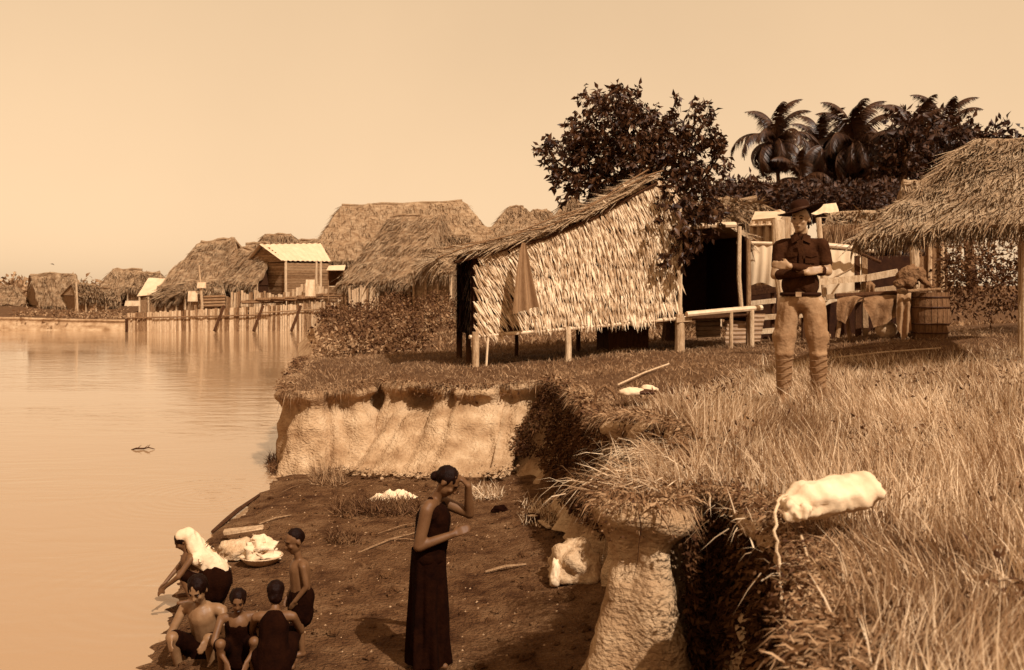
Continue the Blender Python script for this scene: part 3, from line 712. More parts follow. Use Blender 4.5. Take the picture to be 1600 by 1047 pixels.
house('thatched_house', 'thatched pyramid roof touching the big tree crown on its left', (830, 392, 60), (975, 392, 60), (886, 310, 65), (900, 310, 65), hip=True)
house('thatched_shed', 'dark thatched lean-to roof under the large roof, right of the village centre', (655, 405, 62), (745, 400, 62), (668, 372, 65), (735, 368, 65), straw=700, opening=False)

house('thatched_house', 'dark-ended thatched roof squeezed between the tall thatched house and the plank house', (372, 418, 76), (432, 416, 76), (384, 381, 79), (422, 380, 79), straw=500, opening=False)
house('thatched_house', 'wide low thatched roof just behind the far left tin roof', (196, 450, 82), (262, 448, 82), (212, 427, 85), (250, 426, 85), straw=400, hip=True)
house('thatched_house', 'small thatched house at the very left edge of the village', (-30, 476, 84), (46, 478, 82), (-14, 446, 88), (26, 448, 86), straw=400, hip=True)
shrubs('far_shore_trees', 'low pale trees far behind the left end of the village', [(random.uniform(-60, 240), random.uniform(448, 470), random.uniform(100, 125), random.uniform(1.0, 2.2)) for _ in range(60)], 26, .6, 'grass_short', cat='trees')
house('thatched_shed', 'low shed roof between the far left gable and the round-topped roof', (140, 470, 79), (188, 470, 78), (140, 452, 81), (186, 450, 80), straw=300, wall='wood_dark')
house('thatched_house', 'broad thatched roof filling the gap left of the largest roof', (436, 412, 84), (536, 410, 84), (462, 376, 88), (520, 374, 88), straw=600, hip=True)
house('thatched_house', 'low thatched roof between the largest roof and the near hut', (718, 386, 76), (800, 384, 76), (736, 356, 79), (786, 354, 79), straw=500, hip=True)
house('thatched_shed', 'ragged shed roof over the stake fence below the tall thatched house', (286, 458, 66.5), (352, 458, 66.5), (292, 440, 68), (346, 438, 68), straw=400, wall='wood_mid')
# plank house with bright tin roof: gable end left, long boarded wall right
def plank_house():
    C, L_, R_, r0, r1 = at(447, 407, 67), at(388, 412, 70), at(513, 408, 70), at(411, 382, 68.8), at(496, 380, 72)
    t = thing('plank_house', 'weathered plank house with bright white tin roof above the palisade', 'house', (C.x, C.y, .6), 'thatched houses of the riverside village')
    Bk = R_ + (L_ - C); out = Vector((0, -.25, -.02)); ux = (R_ - C).normalized()
    m = MB(); 
    def corr(a, b, c, d, mbx):
        nu = 40
        def S(u, v):
            p = lerp(lerp(a, b, u), lerp(d, c, u), v); return p + Vector((0, 0, .025 * math.sin(u * nu * 1.6)))
        mbx.sheet(S, nu * 2, 2)
    corr(r0 - ux * .3, r1 + ux * .3, R_ + ux * .3 + out, C - ux * .3 + out, m)
    rf = m.build('roof', MATS['tin'], t)
    m2 = MB(); corr(r1 + ux * .3, r0 - ux * .3, L_ - ux * .3, Bk, m2); m2.build('roof', MATS['tin'], t)
    g = .4
    def boards(a, b, z0, z1, nm, tri=None):
        k = int((z1 - z0) / .17); n_ = (b - a).cross(Vector((0, 0, 1))).normalized()
        if n_.y > 0: n_ = -n_
        for j in range(k):
            za = z0 + j * .17; u0, u1 = 0, 1
            if tri:
                w = (za + .08 - z0) / (z1 - z0); u0, u1 = .5 * w, 1 - .5 * w
            p, q = lerp(a, b, u0), lerp(a, b, u1); p = Vector((p.x, p.y, za + .08)); q = Vector((q.x, q.y, za + .08 + random.uniform(-.02, .02)))
            mm = MB(); mm.bar(p + n_ * random.uniform(0, .03), q + n_ * random.uniform(0, .03), .03, .155); mm.build('board', MATS['plank_h'], t)
    boards(C, R_, g, C.z - .1, 'board'); boards(L_, C, g, C.z - .1, 'board'); boards(L_, C, C.z - .1, r0.z - .05, 'gable', True)
    m = MB(); m.slab([Vector((C.x, C.y + .08, g)), Vector((R_.x, R_.y + .08, g)), Vector((R_.x, R_.y + .08, C.z)), Vector((C.x, C.y + .08, C.z))], .02)
    m.slab([Vector((L_.x, L_.y + .08, g)), Vector((C.x, C.y + .08, g)), Vector((C.x, C.y + .08, C.z)), Vector((L_.x, L_.y + .08, C.z))], .02); m.build('inner_wall', MATS['wood_dark'], t)
    for px in (447, 494, 501):
        q = MB(); p = lerp(C, R_, (px - 447) / 66); q.tube([(p.x, p.y - .1, g), (p.x, p.y - .1, C.z)], .09, 6); q.build('post', MATS['wood_pale'], t)
    w = MB(); p = lerp(L_, C, .6); w.box((p.x, p.y - .1, g + 1.35), (.8, .05, .7)); w.build('shutter', MATS['wood_pale'], t)
plank_house()
def window_awning():
    t = thing('tin_awning', 'small white tin awning over a dark slab for a shaded opening right of the plank house', 'awning', at(530, 440, 60))
    m = MB(); m.slab([at(510, 422, 59.5), at(538, 422, 59.5), at(540, 414, 60.2), at(514, 415, 60.2)], .03); m.build('awning_sheet', MATS['tin'], t)
    m = MB(); m.slab([at(513, 447, 60.4), at(537, 447, 60.4), at(537, 418, 60.4), at(513, 418, 60.4)], .06); m.build('opening', MATS['wood_dark'], t)  # dark slab painted as the shade inside the opening
    for px in (513, 537): q = MB(); q.tube([at(px, 480, 60), at(px, 421, 60)], .04, 6); q.build('post', MATS['wood_mid'], t)
window_awning()

# ------------------------------------------------------------------ palisade on the far shore
def palisade():
    t = thing('palisade', 'long pale board palisade standing in the water before the village', 'palisade', (-15, 63.4, -.3))
    k = 104
    for i in range(k):
        u = (i + .5) / k; px = 200 + u * 392; d = 62.3 + u * 1.9
        x = (px - 800) * d / F; top = CZ - (np.interp(px, [200, 260, 360, 470, 545, 592], [489, 487, 481, 475, 467, 452]) - HY) * d / F + random.uniform(-.04, .06)
        w = .142 * random.uniform(.75, 1.05)
        m = MB(); lx = random.uniform(-.06, .06)
        m.box((x, d + random.uniform(-.05, .05), (top - .6) / 2), (w, .05, top + .6), Matrix.Rotation(lx * .5, 3, 'Y'), .008)
        m.build('board', MATS['wood_pale' if random.random() < .7 else 'wood_mid'], t)
    for (a, b) in (((198, 497, 62.15), (420, 492, 63.2)), ((400, 489, 63.1), (592, 478, 64.0))):
        m = MB(); m.tube([at(*a), at(*b)], .05, 6); m.build('rail', MATS['wood_mid'], t)
    for p in ((335, 62.1), (396, 62.5), (455, 62.8), (505, 63.2)):
        m = MB(); m.tube([at(p[0], 517, p[1] - .9), at(p[0] + 15, 478, p[1])], .09, 6); m.build('brace', MATS['wood_dark'], t)
palisade()
m = MB()
for k in range(26):
    x0 = random.uniform(360, 545); w = random.uniform(20, 70); y0 = np.interp(x0, [360, 545], [474, 462]) + random.uniform(-5, 1); 
    m.tube([at(x0, y0, 63.4 + random.uniform(0, 1)), at(min(x0 + w, 560), y0 - random.uniform(-1, 5), 63.4 + random.uniform(0, 1))], random.uniform(.04, .08), 5, r=random.random())
m.build('driftwood_pile', MATS['wood_mid'], label='tangled pile of poles lying behind the palisade top', cat='poles', kind='stuff')
def vfence(name, label, pts, n, wood='wood_pale', h0=-3, dd=64.6):
    t = thing(name, label, 'board fence', at(pts[0][0], 480, dd))
    for i in range(n):
        u = (i + .5) / n; px = pts[0][0] + (pts[-1][0] - pts[0][0]) * u
        py = np.interp(px, [p[0] for p in pts], [p[1] for p in pts]) + random.uniform(-3, 3)
        a = at(px, 488, dd); b_ = at(px + random.uniform(-1.5, 1.5), py, dd + .05)
        q = MB(); q.bar(a, b_, (pts[-1][0] - pts[0][0]) / n * dd / F * .85, .05, up=Vector((0, 1, 0))); q.build('board', MATS[wood if random.random() < .75 else 'wood_mid'], t)
vfence('yard_fence', 'uneven upright boards of a yard fence above the palisade, left of the plank house', [(352, 466), (372, 452), (380, 458), (410, 455), (432, 461)], 20)
vfence('yard_fence', 'broken pale board screen below the plank house wall', [(434, 462), (455, 455), (478, 444), (500, 446), (515, 456)], 18, dd=64.2)
vfence('yard_fence', 'dark-gapped board fence under the shaggy front roof', [(545, 452), (560, 448), (600, 450)], 14, dd=58.3)
vfence('yard_fence', 'short plank fence behind the palisade between poles and rail stack', [(300, 466), (345, 462)], 9, 'wood_mid')
t = thing('log_stack', 'stack of horizontal logs behind the left half of the palisade', 'logs', at(335, 478, 64.2))
for j in range(4):
    m = MB(); m.tube([at(318, 478 - j * 4.6, 64.2), at(352, 477 - j * 4.6, 64.3)], .085, 7); m.build('log', MATS['plank_h'], t)
m = MB(); m.tube([at(316, 482, 64), at(314, 452, 64), at(311, 414, 64)], [.09, .08, .04], 7)
m.build('bare_pole', MATS['wood_pale'], label='pale bare pole rising before the tall thatched house', cat='pole')
m = MB(); m.tube([at(122, 507, 70), at(119, 440, 70)], .07, 7); m.build('bare_pole', MATS['wood_pale'], label='tall pale pole before the far left gable', cat='pole')
def rag(name, label, px, py, d, w, h, m='cloth_white', cat='cloth'):
    q = MB(); q.sheet(lambda u, v: at(px + (u - .5) * w * (1 + .2 * v), py + v * h, d) + Vector((0, .05 * math.sin(u * 9 + v * 2), 0)), 8, 8)
    return q.build(name, MATS[m], label=label, cat=cat, smooth=True)
rag('hanging_cloth', 'white cloth hung on the bare pole before the tall thatched house', 315, 441, 63.8, 13, 9)
rag('hanging_cloth', 'white cloth drying at the left foot of the bare pole', 301, 455, 64, 14, 16)
rag('hanging_cloth', 'pale square cloth hanging beside the plank house posts', 485, 437, 63.6, 14, 26)
rag('hanging_cloth', 'small white cloth above the pole pile below the tin awning', 523, 438, 63.4, 16, 10)
rag('hanging_cloth', 'small pale cloth in front of the low round-topped house', 207, 470, 70, 22, 8)
def boat():
    t = thing('canoe', 'small pale canoe moored at the left end of the palisade', 'canoe', on_z(180, 514, WATER))
    c = on_z(182, 514, WATER); mb = MB()
    def S(u, v):
        x = (u - .5) * 2.0; w = .22 * math.cos((u - .5) * math.pi) ** .6 if 0 < u < 1 else 0; a = (v - .5) * math.pi
        return c + Vector((x, w * math.sin(a), .26 - .28 * math.cos(a) * (1 - abs(2 * u - 1) ** 4 * .6) + .1 * abs(2 * u - 1) ** 3))
    mb.sheet(S, 16, 8); mb.build('hull', MATS['wood_pale'], t, smooth=True)
    q = MB(); q.bar(c + Vector((0, -.2, .22)), c + Vector((0, .2, .22)), .15, .03); q.build('seat', MATS['wood_mid'], t)
boat()
m = MB(); m.tube([at(198, 520, 61.8), at(198, 498, 61.8)], .09, 7); m.build('mooring_post', MATS['wood_dark'], label='dark mooring post beside the canoe at the palisade end', cat='post')
# low mud shore with weeds left of palisade
sp = [(random.uniform(20, 205), random.uniform(490, 512), random.uniform(64.6, 70), random.uniform(.3, .8)) for _ in range(75)]
shrubs('shore_weeds', 'pale weeds on the mud shore left of the palisade', sp, 60, .22, 'grass_short')
sp = [(random.uniform(500, 600), random.uniform(478, 500), random.uniform(50, 60), random.uniform(.3, .7)) for _ in range(30)]
shrubs('palisade_weeds', 'leafy weeds at the foot of the palisade right end', sp, 140, .2, 'weed')

# ------------------------------------------------------------------ near nipa hut
HL, HR = Vector((-.68, 18, 0)), Vector((3.2, 19.8, 0)); HU = (HR - HL).normalized(); HLen = (HR - HL).length
HN = Vector((HU.y, -HU.x, 0)); HV = Vector((-.37, 2.2, 0))
def hp(u, z, out=0.0): p = HL + HU * u + HN * out; return Vector((p.x, p.y, z))
RAKE = [(-.75, 3.22), (-.3, 3.40), (.4, 3.52), (1.3, 3.78), (2.2, 4.12), (2.9, 4.46), (3.35, 4.74), (3.72, 4.90)]
def rake(u): return float(np.interp(u, [p[0] for p in RAKE], [p[1] for p in RAKE]))
PEAK = 3.80
def rake_r(u): return 4.86 - (u - PEAK) * .48
hut = thing('nipa_hut', 'near stilted hut walled with pale shaggy nipa leaves in front of the tree', 'hut', (HL.x, HL.y, 1.4))
def bot(u): return float(np.interp(u, [0, .25, .7, 2, 4.3], [1.72, 1.78, 1.98, 2.1, 2.22]))
# leaf courses, each made of separate panels
def nipa_panel(u0, w, ztop_, ln, slant, k):
    mb = MB()
    for i in range(k):
        u = u0 + (i + random.uniform(-.2, .8)) * w / k; L_ = ln * random.uniform(.65, 1.25); sl = slant + random.gauss(0, .13)
        wd = random.uniform(.016, .042); o0 = .035 + random.uniform(0, .03); o1 = o0 + random.uniform(.01, .075)
        zt0 = ztop_ + random.uniform(-.04, .04); du = math.sin(sl) * L_; dz = math.cos(sl) * L_
        a = hp(u, zt0, o0); m_ = hp(u + du * .55, zt0 - dz * .55, (o0 + o1) / 2 + random.uniform(-.01, .02)); b_ = hp(u + du + random.uniform(-.03, .03), zt0 - dz, o1)
        side = HU * wd; fold = HN * wd * random.uniform(.1, .4)
        mb.add([a - side * .5, a + fold, a + side * .5, m_ - side * .55, m_ + fold, m_ + side * .55, b_],
               [(0, 1, 4, 3), (1, 2, 5, 4), (3, 4, 6), (4, 5, 6)], random.random())
    return mb
z = 1.78; course = 0
while z < 4.95:
    u = -.02
    while u < 4.28:
        w = random.uniform(.45, .62); w = min(w, 4.3 - u)
        if w < .15: break
        uc = u + w / 2
        top = (rake(uc) if uc < PEAK else rake_r(uc)) - .03
        zz = z + .33 + random.uniform(-.03, .03)
        if zz - .28 > bot(uc) - .12 and z + .1 < top:
            zz = min(zz, top)
            sl = .30 * min(1, max(0, (z - 2.9) / 1.0)) + (.42 if u < .7 and z < 3.3 else 0) + .08
            nipa_panel(u, w, zz, .32, sl, int(w / .0125)).build('nipa_panel', MATS['nipa'], hut)
        u += w
    z += .215; course += 1
bk = MB(); ups = [0, .5, 1.3, 2.3, 3.1, 3.75, 4.28]
bk.slab([hp(0, 1.95, 0), hp(4.28, 2.25, 0)] + [hp(u, (rake(u) if u < PEAK else rake_r(u)) - .06, 0) for u in reversed(ups)], .04); bk.build('wall_frame', MATS['nipa_shade'], hut)  # near-black backing paints the shade in the gaps between leaves
# left, back and right walls, the indoor shade put into their dark colour
def hv(u, k, z, out=0): p = HL + HU * u + HV * k + HN * out; return Vector((p.x, p.y, z))
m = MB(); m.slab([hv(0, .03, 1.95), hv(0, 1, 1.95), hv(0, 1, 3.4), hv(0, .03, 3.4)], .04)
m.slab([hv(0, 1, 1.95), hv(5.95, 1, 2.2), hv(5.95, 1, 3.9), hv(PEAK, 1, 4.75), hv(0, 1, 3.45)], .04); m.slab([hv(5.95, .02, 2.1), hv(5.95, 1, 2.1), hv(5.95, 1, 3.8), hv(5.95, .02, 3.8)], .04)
m.build('side_wall', MATS['nipa_shade'], hut)
m = MB(); m.slab([hv(-.02, -.02, 2.0), hv(5.98, -.02, 2.26), hv(5.98, 1.0, 2.26), hv(-.02, 1.0, 2.0)], .06); m.build('floor', MATS['wood_dark'], hut)
# ragged dark leaves on the left end
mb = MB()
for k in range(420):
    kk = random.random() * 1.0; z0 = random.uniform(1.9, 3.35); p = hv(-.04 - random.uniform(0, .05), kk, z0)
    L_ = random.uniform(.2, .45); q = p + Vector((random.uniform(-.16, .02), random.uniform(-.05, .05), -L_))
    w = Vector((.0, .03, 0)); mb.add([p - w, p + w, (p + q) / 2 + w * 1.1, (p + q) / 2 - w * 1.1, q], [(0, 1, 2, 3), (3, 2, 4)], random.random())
mb.build('leaf_fringe', MATS['dark_thatch'], hut)
# roof: long left slope and short right slope
ov = .22
def rp(u, k, dz=0, out=0): z_ = rake(u) if u <= PEAK else rake_r(u); return hv(u, k, z_ + dz, out)
mb = MB()
for i in range(len(RAKE) - 1):
    (u0, z0), (u1, z1) = RAKE[i], RAKE[i + 1]
    thatch_patch(hv(u1, 0, z1 + .05, ov), hv(u1, 1.15, z1 + .05), hv(u0, 1.15, z0 + .05), hv(u0, 0, z0 + .05, ov), thick=.06, rough=.03, straw=200, sl=.34, sw=.018, mb=mb, nu=16, nv=5, fringe=90 if i == 0 else 0, fl=.34)
thatch_patch(hv(PEAK - .05, .06, 4.88), hv(PEAK - .05, 1.15, 4.88), hv(6.15, 1.15, 3.78), hv(6.15, .06, 3.78), thick=.07, rough=.03, straw=420, sl=.45, sw=.025, fringe=260, fl=.45, mb=mb)
# ragged rake edge
n = 260; U = RNG.uniform(-.8, 3.8, n); P = np.array([hv(u, 0, rake(u) + random.uniform(-.02, .09), ov + random.uniform(-.12, .04)) for u in U])
D = norm(np.array(-(hv(1, 0, 1) - hv(0, 0, .65))) + RNG.normal(0, .18, (n, 3))); push(*blades(P, D, .2 + .35 * RNG.random(n), .015 + .02 * RNG.random(n), np.array([0, 0, -.05]) * np.ones((n, 1))))
roof_from(mb, MATS['thatch_right'], hut)
for k, dz, ua, ub in ((-.01, .11, -.75, 1.9), (.0, .13, 1.5, 3.8), (-.35, .13, -.5, 3.7)):
    m = MB(); m.tube([hv(u, 0, rake(u) + dz + .03 * math.sin(u * 3 + k * 9), ov + k) for u in np.linspace(ua, ub, 9)], .016, 6); m.build('batten', MATS['wood_mid'], hut)
m = MB(); m.tube([hv(u, 0, rake(u) - .12, .1) for u in (-.4, 1.3, 2.3, 3.1, 3.75)], .035, 6); m.build('rafter', MATS['wood_dark'], hut)
# posts
def post(u, k, rad, z1, m='wood_pale', out=0.02, name='post', z0=None):
    p = hv(u, k, 0, out); zb = zt(p.x, p.y) - .15 if z0 is None else z0
    q = MB(); q.tube([(p.x, p.y, zb), (p.x + .01, p.y, (zb + z1) / 2), (p.x, p.y, z1)], [rad, rad * .96, rad * .9], 10); return q.build(name, MATS[m], hut, smooth=False)
post(.0, 0, .065, 2.02, out=.09); post(1.85, 0, .06, 2.08, out=.06); post(4.28, 0, .10, 2.27, out=.06); post(4.28, 0, .045, 4.45, out=.07, z0=2.25)
post(0, 1, .06, 3.3, 'wood_dark'); post(1.2, .9, .04, 2.1, 'wood_dark'); post(2.6, .9, .05, 2.1, 'wood_dark'); post(-.02, .3, .05, 2.0, 'wood_dark'); post(3.2, 1, .05, 2.1, 'wood_dark'); post(5.95, .0, .05, 3.75, 'wood_mid')
q = MB(); q.tube([hv(-.1, 0, 1.93, .05), hv(2.1, 0, 2.05, .05), hv(4.45, 0, 2.2, .05)], .035, 8); q.build('floor_beam', MATS['bamboo'], hut)
q = MB(); q.tube([hv(.25, 0, 1.95, .08), hv(.18, 0, 1.42, .16)], .02, 6); q.build('brace', MATS['bamboo'], hut)
for k in range(9):
    u = .5 + k * .43; q = MB(); q.tube([hv(u, -.05, 2.0 + u * .05, 0), hv(u, .15, 2.0 + u * .05)], .025, 6); q.build('joist', MATS['bamboo'], hut)
q = MB(); q.bar(hv(4.15, 0, 2.16, .14), hv(4.5, 0, 2.18, .14), .04, .09); q.build('bracket', MATS['wood_pale'], hut)
q = MB(); q.tube([hv(4.35, 0, 3.94, .1), hv(5.0, 0, 4.0, .12), hv(5.55, 0, 4.02, .12)], .06, 8); q.build('lintel', MATS['bamboo'], hut)
q = MB(); q.tube([hv(5.75, 0, 4.0, .0), hv(5.72, 0, 3.0, .02), hv(5.8, 0, 2.3, .0)], .045, 8); q.build('door_post', MATS['wood_pale'], hut)
q = MB(); q.tube([hv(4.35, 0, 2.27, .2), hv(5.2, 0, 2.33, .25), hv(6.1, 0, 2.38, .25)], .055, 8); q.build('sill_rail', MATS['bamboo'], hut)
for u, r_ in ((5.35, .04), (5.85, .05)):
    p = hv(u, 0, 0, .26); q = MB(); q.tube([(p.x, p.y, zt(p.x, p.y) - .1), (p.x, p.y, 2.33)], r_, 8); q.build('rail_post', MATS['wood_pale'], hut)
# hanging shirt-like cloth
def hung():
    c = hv(.73, 0, 3.58, .52); mb = MB()
    def S(u, v):
        w = .03 + .21 * v ** .8; a = (u - .5) * 2
        sway = -.03 * v + .05 * v * v
        return c + HU * (a * w + sway) + Vector((0, 0, -1.18 * v + .06 * a * v * v)) + HN * (.05 * math.sin(u * 14) * (.2 + v) + .03 * v)
    mb.sheet(S, 24, 20)
    return mb.build('hanging_cloth', MATS['cloth_tan'], label='brown triangular cloth hanging from the roof edge of the nipa hut', cat='cloth', smooth=True)
hung()
# junk under the hut
m = MB(); p = hv(3.4, .5, 1.75); m.box(p, (.9, .5, .5), Matrix.Rotation(.4, 3, 'Z'), .01); m.build('crate', MATS['wood_dark'], label='dark crate in the shade beneath the hut floor', cat='crate')

# corrugated sheets leaning under the porch
def corrugated(label, a, b, c, d, n, group='corrugated sheets'):
    a, b, c, d = [at(*p) for p in (a, b, c, d)]; mb = MB()
    nn = (b - a).cross(d - a).normalized()
    mb.sheet(lambda u, v: lerp(lerp(a, b, u), lerp(d, c, u), v) + nn * .022 * math.sin(v * n * 2 * math.pi), 3, n * 8)
    return mb.build('corrugated_sheet', MATS['tin_old'], label=label, cat='metal sheet', group=group, smooth=True)
corrugated('corrugated sheet leaning behind the two short rail posts, ridges running level', (1134, 545, 21.2), (1186, 543, 21.2), (1196, 490, 21.6), (1132, 490, 21.6), 8)
corrugated('shorter darker corrugated sheet between the hut corner post and the rail posts', (1088, 528, 21.4), (1126, 526, 21.4), (1126, 492, 21.7), (1086, 492, 21.7), 5)

# ------------------------------------------------------------------ structures right of the hut
def sheet_cloth(name, label, corners, sagv=.05, m='cloth_sheet', nu=24, nv=16, folds=5, amp=.02, cat='sheet'):
    a, b, c, d = [at(*p) for p in corners]; mb = MB()
    mb.sheet(lambda u, v: lerp(lerp(a, b, u), lerp(d, c, u), v) + Vector((0, -sagv * math.sin(math.pi * v) + amp * math.sin(u * folds * 6.28 + v * 2), -.04 * math.sin(u * 9.4) * v)), nu, nv)
    return mb.build(name, MATS[m], label=label, cat=cat, smooth=True)
def pole(label, a, b, r, m='bamboo', name='bamboo_pole', cat='pole', mids=()):
    q = MB(); q.tube([at(*a)] + [at(*x) for x in mids] + [at(*b)], r, 9); return q.build(name, MATS[m], label=label, cat=cat)
sheet_cloth('hanging_sheet', 'large white sheet hung between the hut and the tall pale post', [(1156, 383, 20.9), (1222, 384, 20.7), (1222, 446, 20.7), (1157, 443, 20.9)])
pole('bamboo rail along the top of the white hanging sheet', (1150, 379, 20.9), (1224, 381, 20.7), .035)
pole('tall pale forked post behind the soldier, left side', (1221, 556, 18), (1212, 344, 18), [.1, .085, .08, .075], 'wood_pale', 'tall_post', 'post', mids=((1224, 480, 18), (1216, 420, 18)))
pole('second pale post rising behind the soldier, right side', (1289, 470, 19), (1279, 340, 19), .05, 'wood_pale', 'tall_post', 'post')
def cattle_rails():
    t = thing('rail_fence', 'low dark fence of rough planks under the white sheet', 'fence', at(1185, 540, 21.5))
    for (a, b, m_) in (((1150, 452, 21.8), (1215, 448, 21.6), 'wood_dark'), ((1150, 462, 21.7), (1215, 452, 21.6), 'wood_dark'), ((1155, 476, 21.6), (1212, 470, 21.6), 'wood_pale'), ((1160, 498, 21.6), (1260, 492, 21.6), 'wood_pale'), ((1160, 520, 21.6), (1212, 516, 21.6), 'wood_pale')):
        q = MB(); q.bar(at(*a), at(*b), .05, .1, jit=.01); q.build('rail', MATS[m_], t)
    for px in (1152, 1207, 1255): q = MB(); q.tube([at(px, 545, 21.7), at(px, 448, 21.7)], .045, 7); q.build('post', MATS['wood_dark'], t)
    q = MB(); q.slab([at(1150, 545, 22.6), at(1230, 545, 22.6), at(1230, 446, 22.6), at(1150, 446, 22.6)], .04); q.build('back_board', MATS['nipa_shade'], t)  # near-black board gives the shade behind the rails by colour
cattle_rails()
house('thatched_house', 'thatched house seen over the right porch, ridge left of the soldier hat', (1120, 345, 34), (1215, 347, 34), (1112, 311, 37), (1182, 312, 37), straw=500, zg=1.9, group='thatched houses right of the tree', opening=False)
house('tin_roofed_hut', 'small hut with a bright triangular tin roof touching the soldier hat', (1170, 352, 26), (1212, 352, 25), (1180, 331, 27.5), (1226, 330, 26.5), m='tin', straw=0, zg=1.8, group='thatched houses right of the tree', wall='wood_pale', opening=False)
sp_t = thing('board_gable', 'pale board gable wall behind the soldier hat', 'shed wall', at(1255, 380, 24))
for k in range(5):
    q = MB(); q.bar(at(1222 + k * 9, 388, 24), at(1222 + k * 9, 338 + abs(k - 1) * 6, 24), .125, .03, up=Vector((0, 1, 0))); q.build('board', MATS['wood_pale'], sp_t)
q = MB(); q.bar(at(1218, 378, 23.9), at(1264, 376, 23.9), .05, .06); q.build('rail', MATS['wood_mid'], sp_t)
house('thatched_house', 'low thatched house with bushy eave behind the soldier right shoulder', (1283, 374, 27), (1420, 378, 27), (1296, 336, 31), (1410, 332, 31), straw=1000, m='thatch_right', zg=1.9, group='thatched houses right of the tree', opening=False)
q = sheet_cloth('white_awning', 'small white tent sheet in front of the palm trunks', [(1270, 321, 40), (1306, 317, 40), (1312, 334, 39), (1268, 334, 39)], m='tin', cat='awning')
house('storage_hut', 'small flat-topped pale hut between the palms and the big right roof', (1408, 312, 36), (1475, 312, 36), (1410, 283, 36.6), (1462, 283, 36.6), m='thatch_right', straw=200, zg=1.9, group='thatched houses right of the tree', opening=False, wall='wood_mid')

# big near roof on the right
def right_hut():
    t = thing('large_thatched_hut', 'near hut at the right edge with a huge steep thatched roof on pale posts', 'hut', (8.5, 16, 2.0), 'thatched houses right of the tree')
    a, b, c, d = at(1525, 218, 14.6), at(1760, 205, 15.2), at(1800, 330, 12.7), at(1338, 372, 12.7)
    mb = thatch_patch(a, b, c, d, thick=.22, rough=.07, straw=3800, sl=.4, sw=.018, fringe=1300, fl=.14, nu=30, nv=20)
    e = Vector((a.x * 1.0 + 1.0, a.y + 3.5, d.z)); thatch_patch(a, lerp(a, b, .01), d, at(1440, 330, 16.0), thick=.2, straw=500, sl=.4, sw=.02, mb=mb)
    thatch_patch(b, a, at(1440, 330, 16.0), at(1700, 330, 16.4), thick=.2, mb=mb)
    roof_from(mb, MATS['thatch_right'], t)
    for (px, w, y1, d_) in ((1602, .05, 350, 13.1), (1596, .05, 340, 15.4)):
        p = at(px, 400, d_); q = MB(); q.tube([(p.x, p.y, 1.8), (p.x, p.y, at(px, y1, d_).z)], w, 9); q.build('post', MATS['wood_pale'], t)
right_hut()
q = MB(); q.tube([at(1436, 520, 19), at(1431, 440, 19), at(1427, 364, 19)], [.09, .085, .08], 9); q.build('tall_post', MATS['wood_pale'], label='thick pale post at the fence end whose top meets the big right roof', cat='post')
pole('stout bamboo pole running right from the soldier shoulder', (1272, 382, 19.5), (1366, 392, 19.5), [.055, .052, .05], mids=((1320, 386, 19.5),))
sheet_cloth('canvas_sheet', 'pale canvas screen slung under the stout bamboo pole', [(1270, 388, 19.8), (1348, 394, 19.8), (1342, 470, 19.8), (1270, 478, 19.8)], m='cloth_sheet')
pole('thin bent stick leaning across the pale canvas screen', (1300, 436, 19.3), (1347, 396, 19.3), .018, 'wood_mid', 'stick', 'stick', mids=((1330, 420, 19.3),))
def right_fence():
    t = thing('plank_fence', 'rough two-rail plank fence right of the soldier', 'fence', at(1350, 520, 18.8))
    for a, b, w in (((1276, 441, 18.8), (1352, 435, 18.8), .12), ((1354, 434, 18.75), (1402, 426, 18.7), .12), ((1290, 464, 18.8), (1400, 450, 18.7), .09)):
        q = MB(); q.bar(at(*a), at(*b), .04, w, jit=.012); q.build('rail', MATS['wood_pale'], t)
    for px, y1, m_ in ((1352, 398, 'wood_mid'), (1341, 400, 'wood_dark'), (1412, 425, 'wood_mid')):
        q = MB(); q.bar(at(px, 530, 18.9), at(px - 2, y1, 18.9), .1, .06, up=Vector((0, 1, 0)), jit=.01); q.build('post', MATS[m_], t)
right_fence()
pole('dark sloping pole over the fence posts', (1335, 392, 18.7), (1376, 410, 18.7), .03, 'wood_dark', 'dark_pole', 'pole')
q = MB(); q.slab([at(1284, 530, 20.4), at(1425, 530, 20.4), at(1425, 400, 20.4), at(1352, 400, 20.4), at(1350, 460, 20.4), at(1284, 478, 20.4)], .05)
q.build('shed_backing', MATS['nipa_shade'], label='shed wall behind the plank fence, shade painted into its dark colour', cat='shed wall')  # near-black sheet standing for the shade behind the fence

def drape(label, pts, m, name='draped_cloth', thick=0, cat='cloth'):
    """cloth thrown over a bar; pts: list of (px, ytop, ybottom_front, d)"""
    mb = MB(); k = len(pts); xs_ = [p[0] for p in pts]
    def S(u, v):
        px = xs_[0] + (xs_[-1] - xs_[0]) * u
        yt = np.interp(px, xs_, [p[1] for p in pts]); yb = np.interp(px, xs_, [p[2] for p in pts]); d = pts[0][3]
        s_ = v * 1.35 - .35       # negative: the part falling behind
        if s_ < 0: p = at(px, yt + (yb - yt) * (-s_) * .8, d + .16 + .1 * (-s_) / .35)
        else: p = at(px, yt + (yb - yt) * s_, d - .1 * min(1, s_ * 6) - .05 * s_)
        return p + Vector((.0, .05 * math.sin(u * 13 + s_ * 3) * min(1, abs(s_) * 2) + .02 * mnoise.noise(p * 7), .02 * mnoise.noise(p * 5)))
    mb.sheet(S, 30, 20); return mb.build(name, MATS[m], label=label, cat=cat, smooth=True)
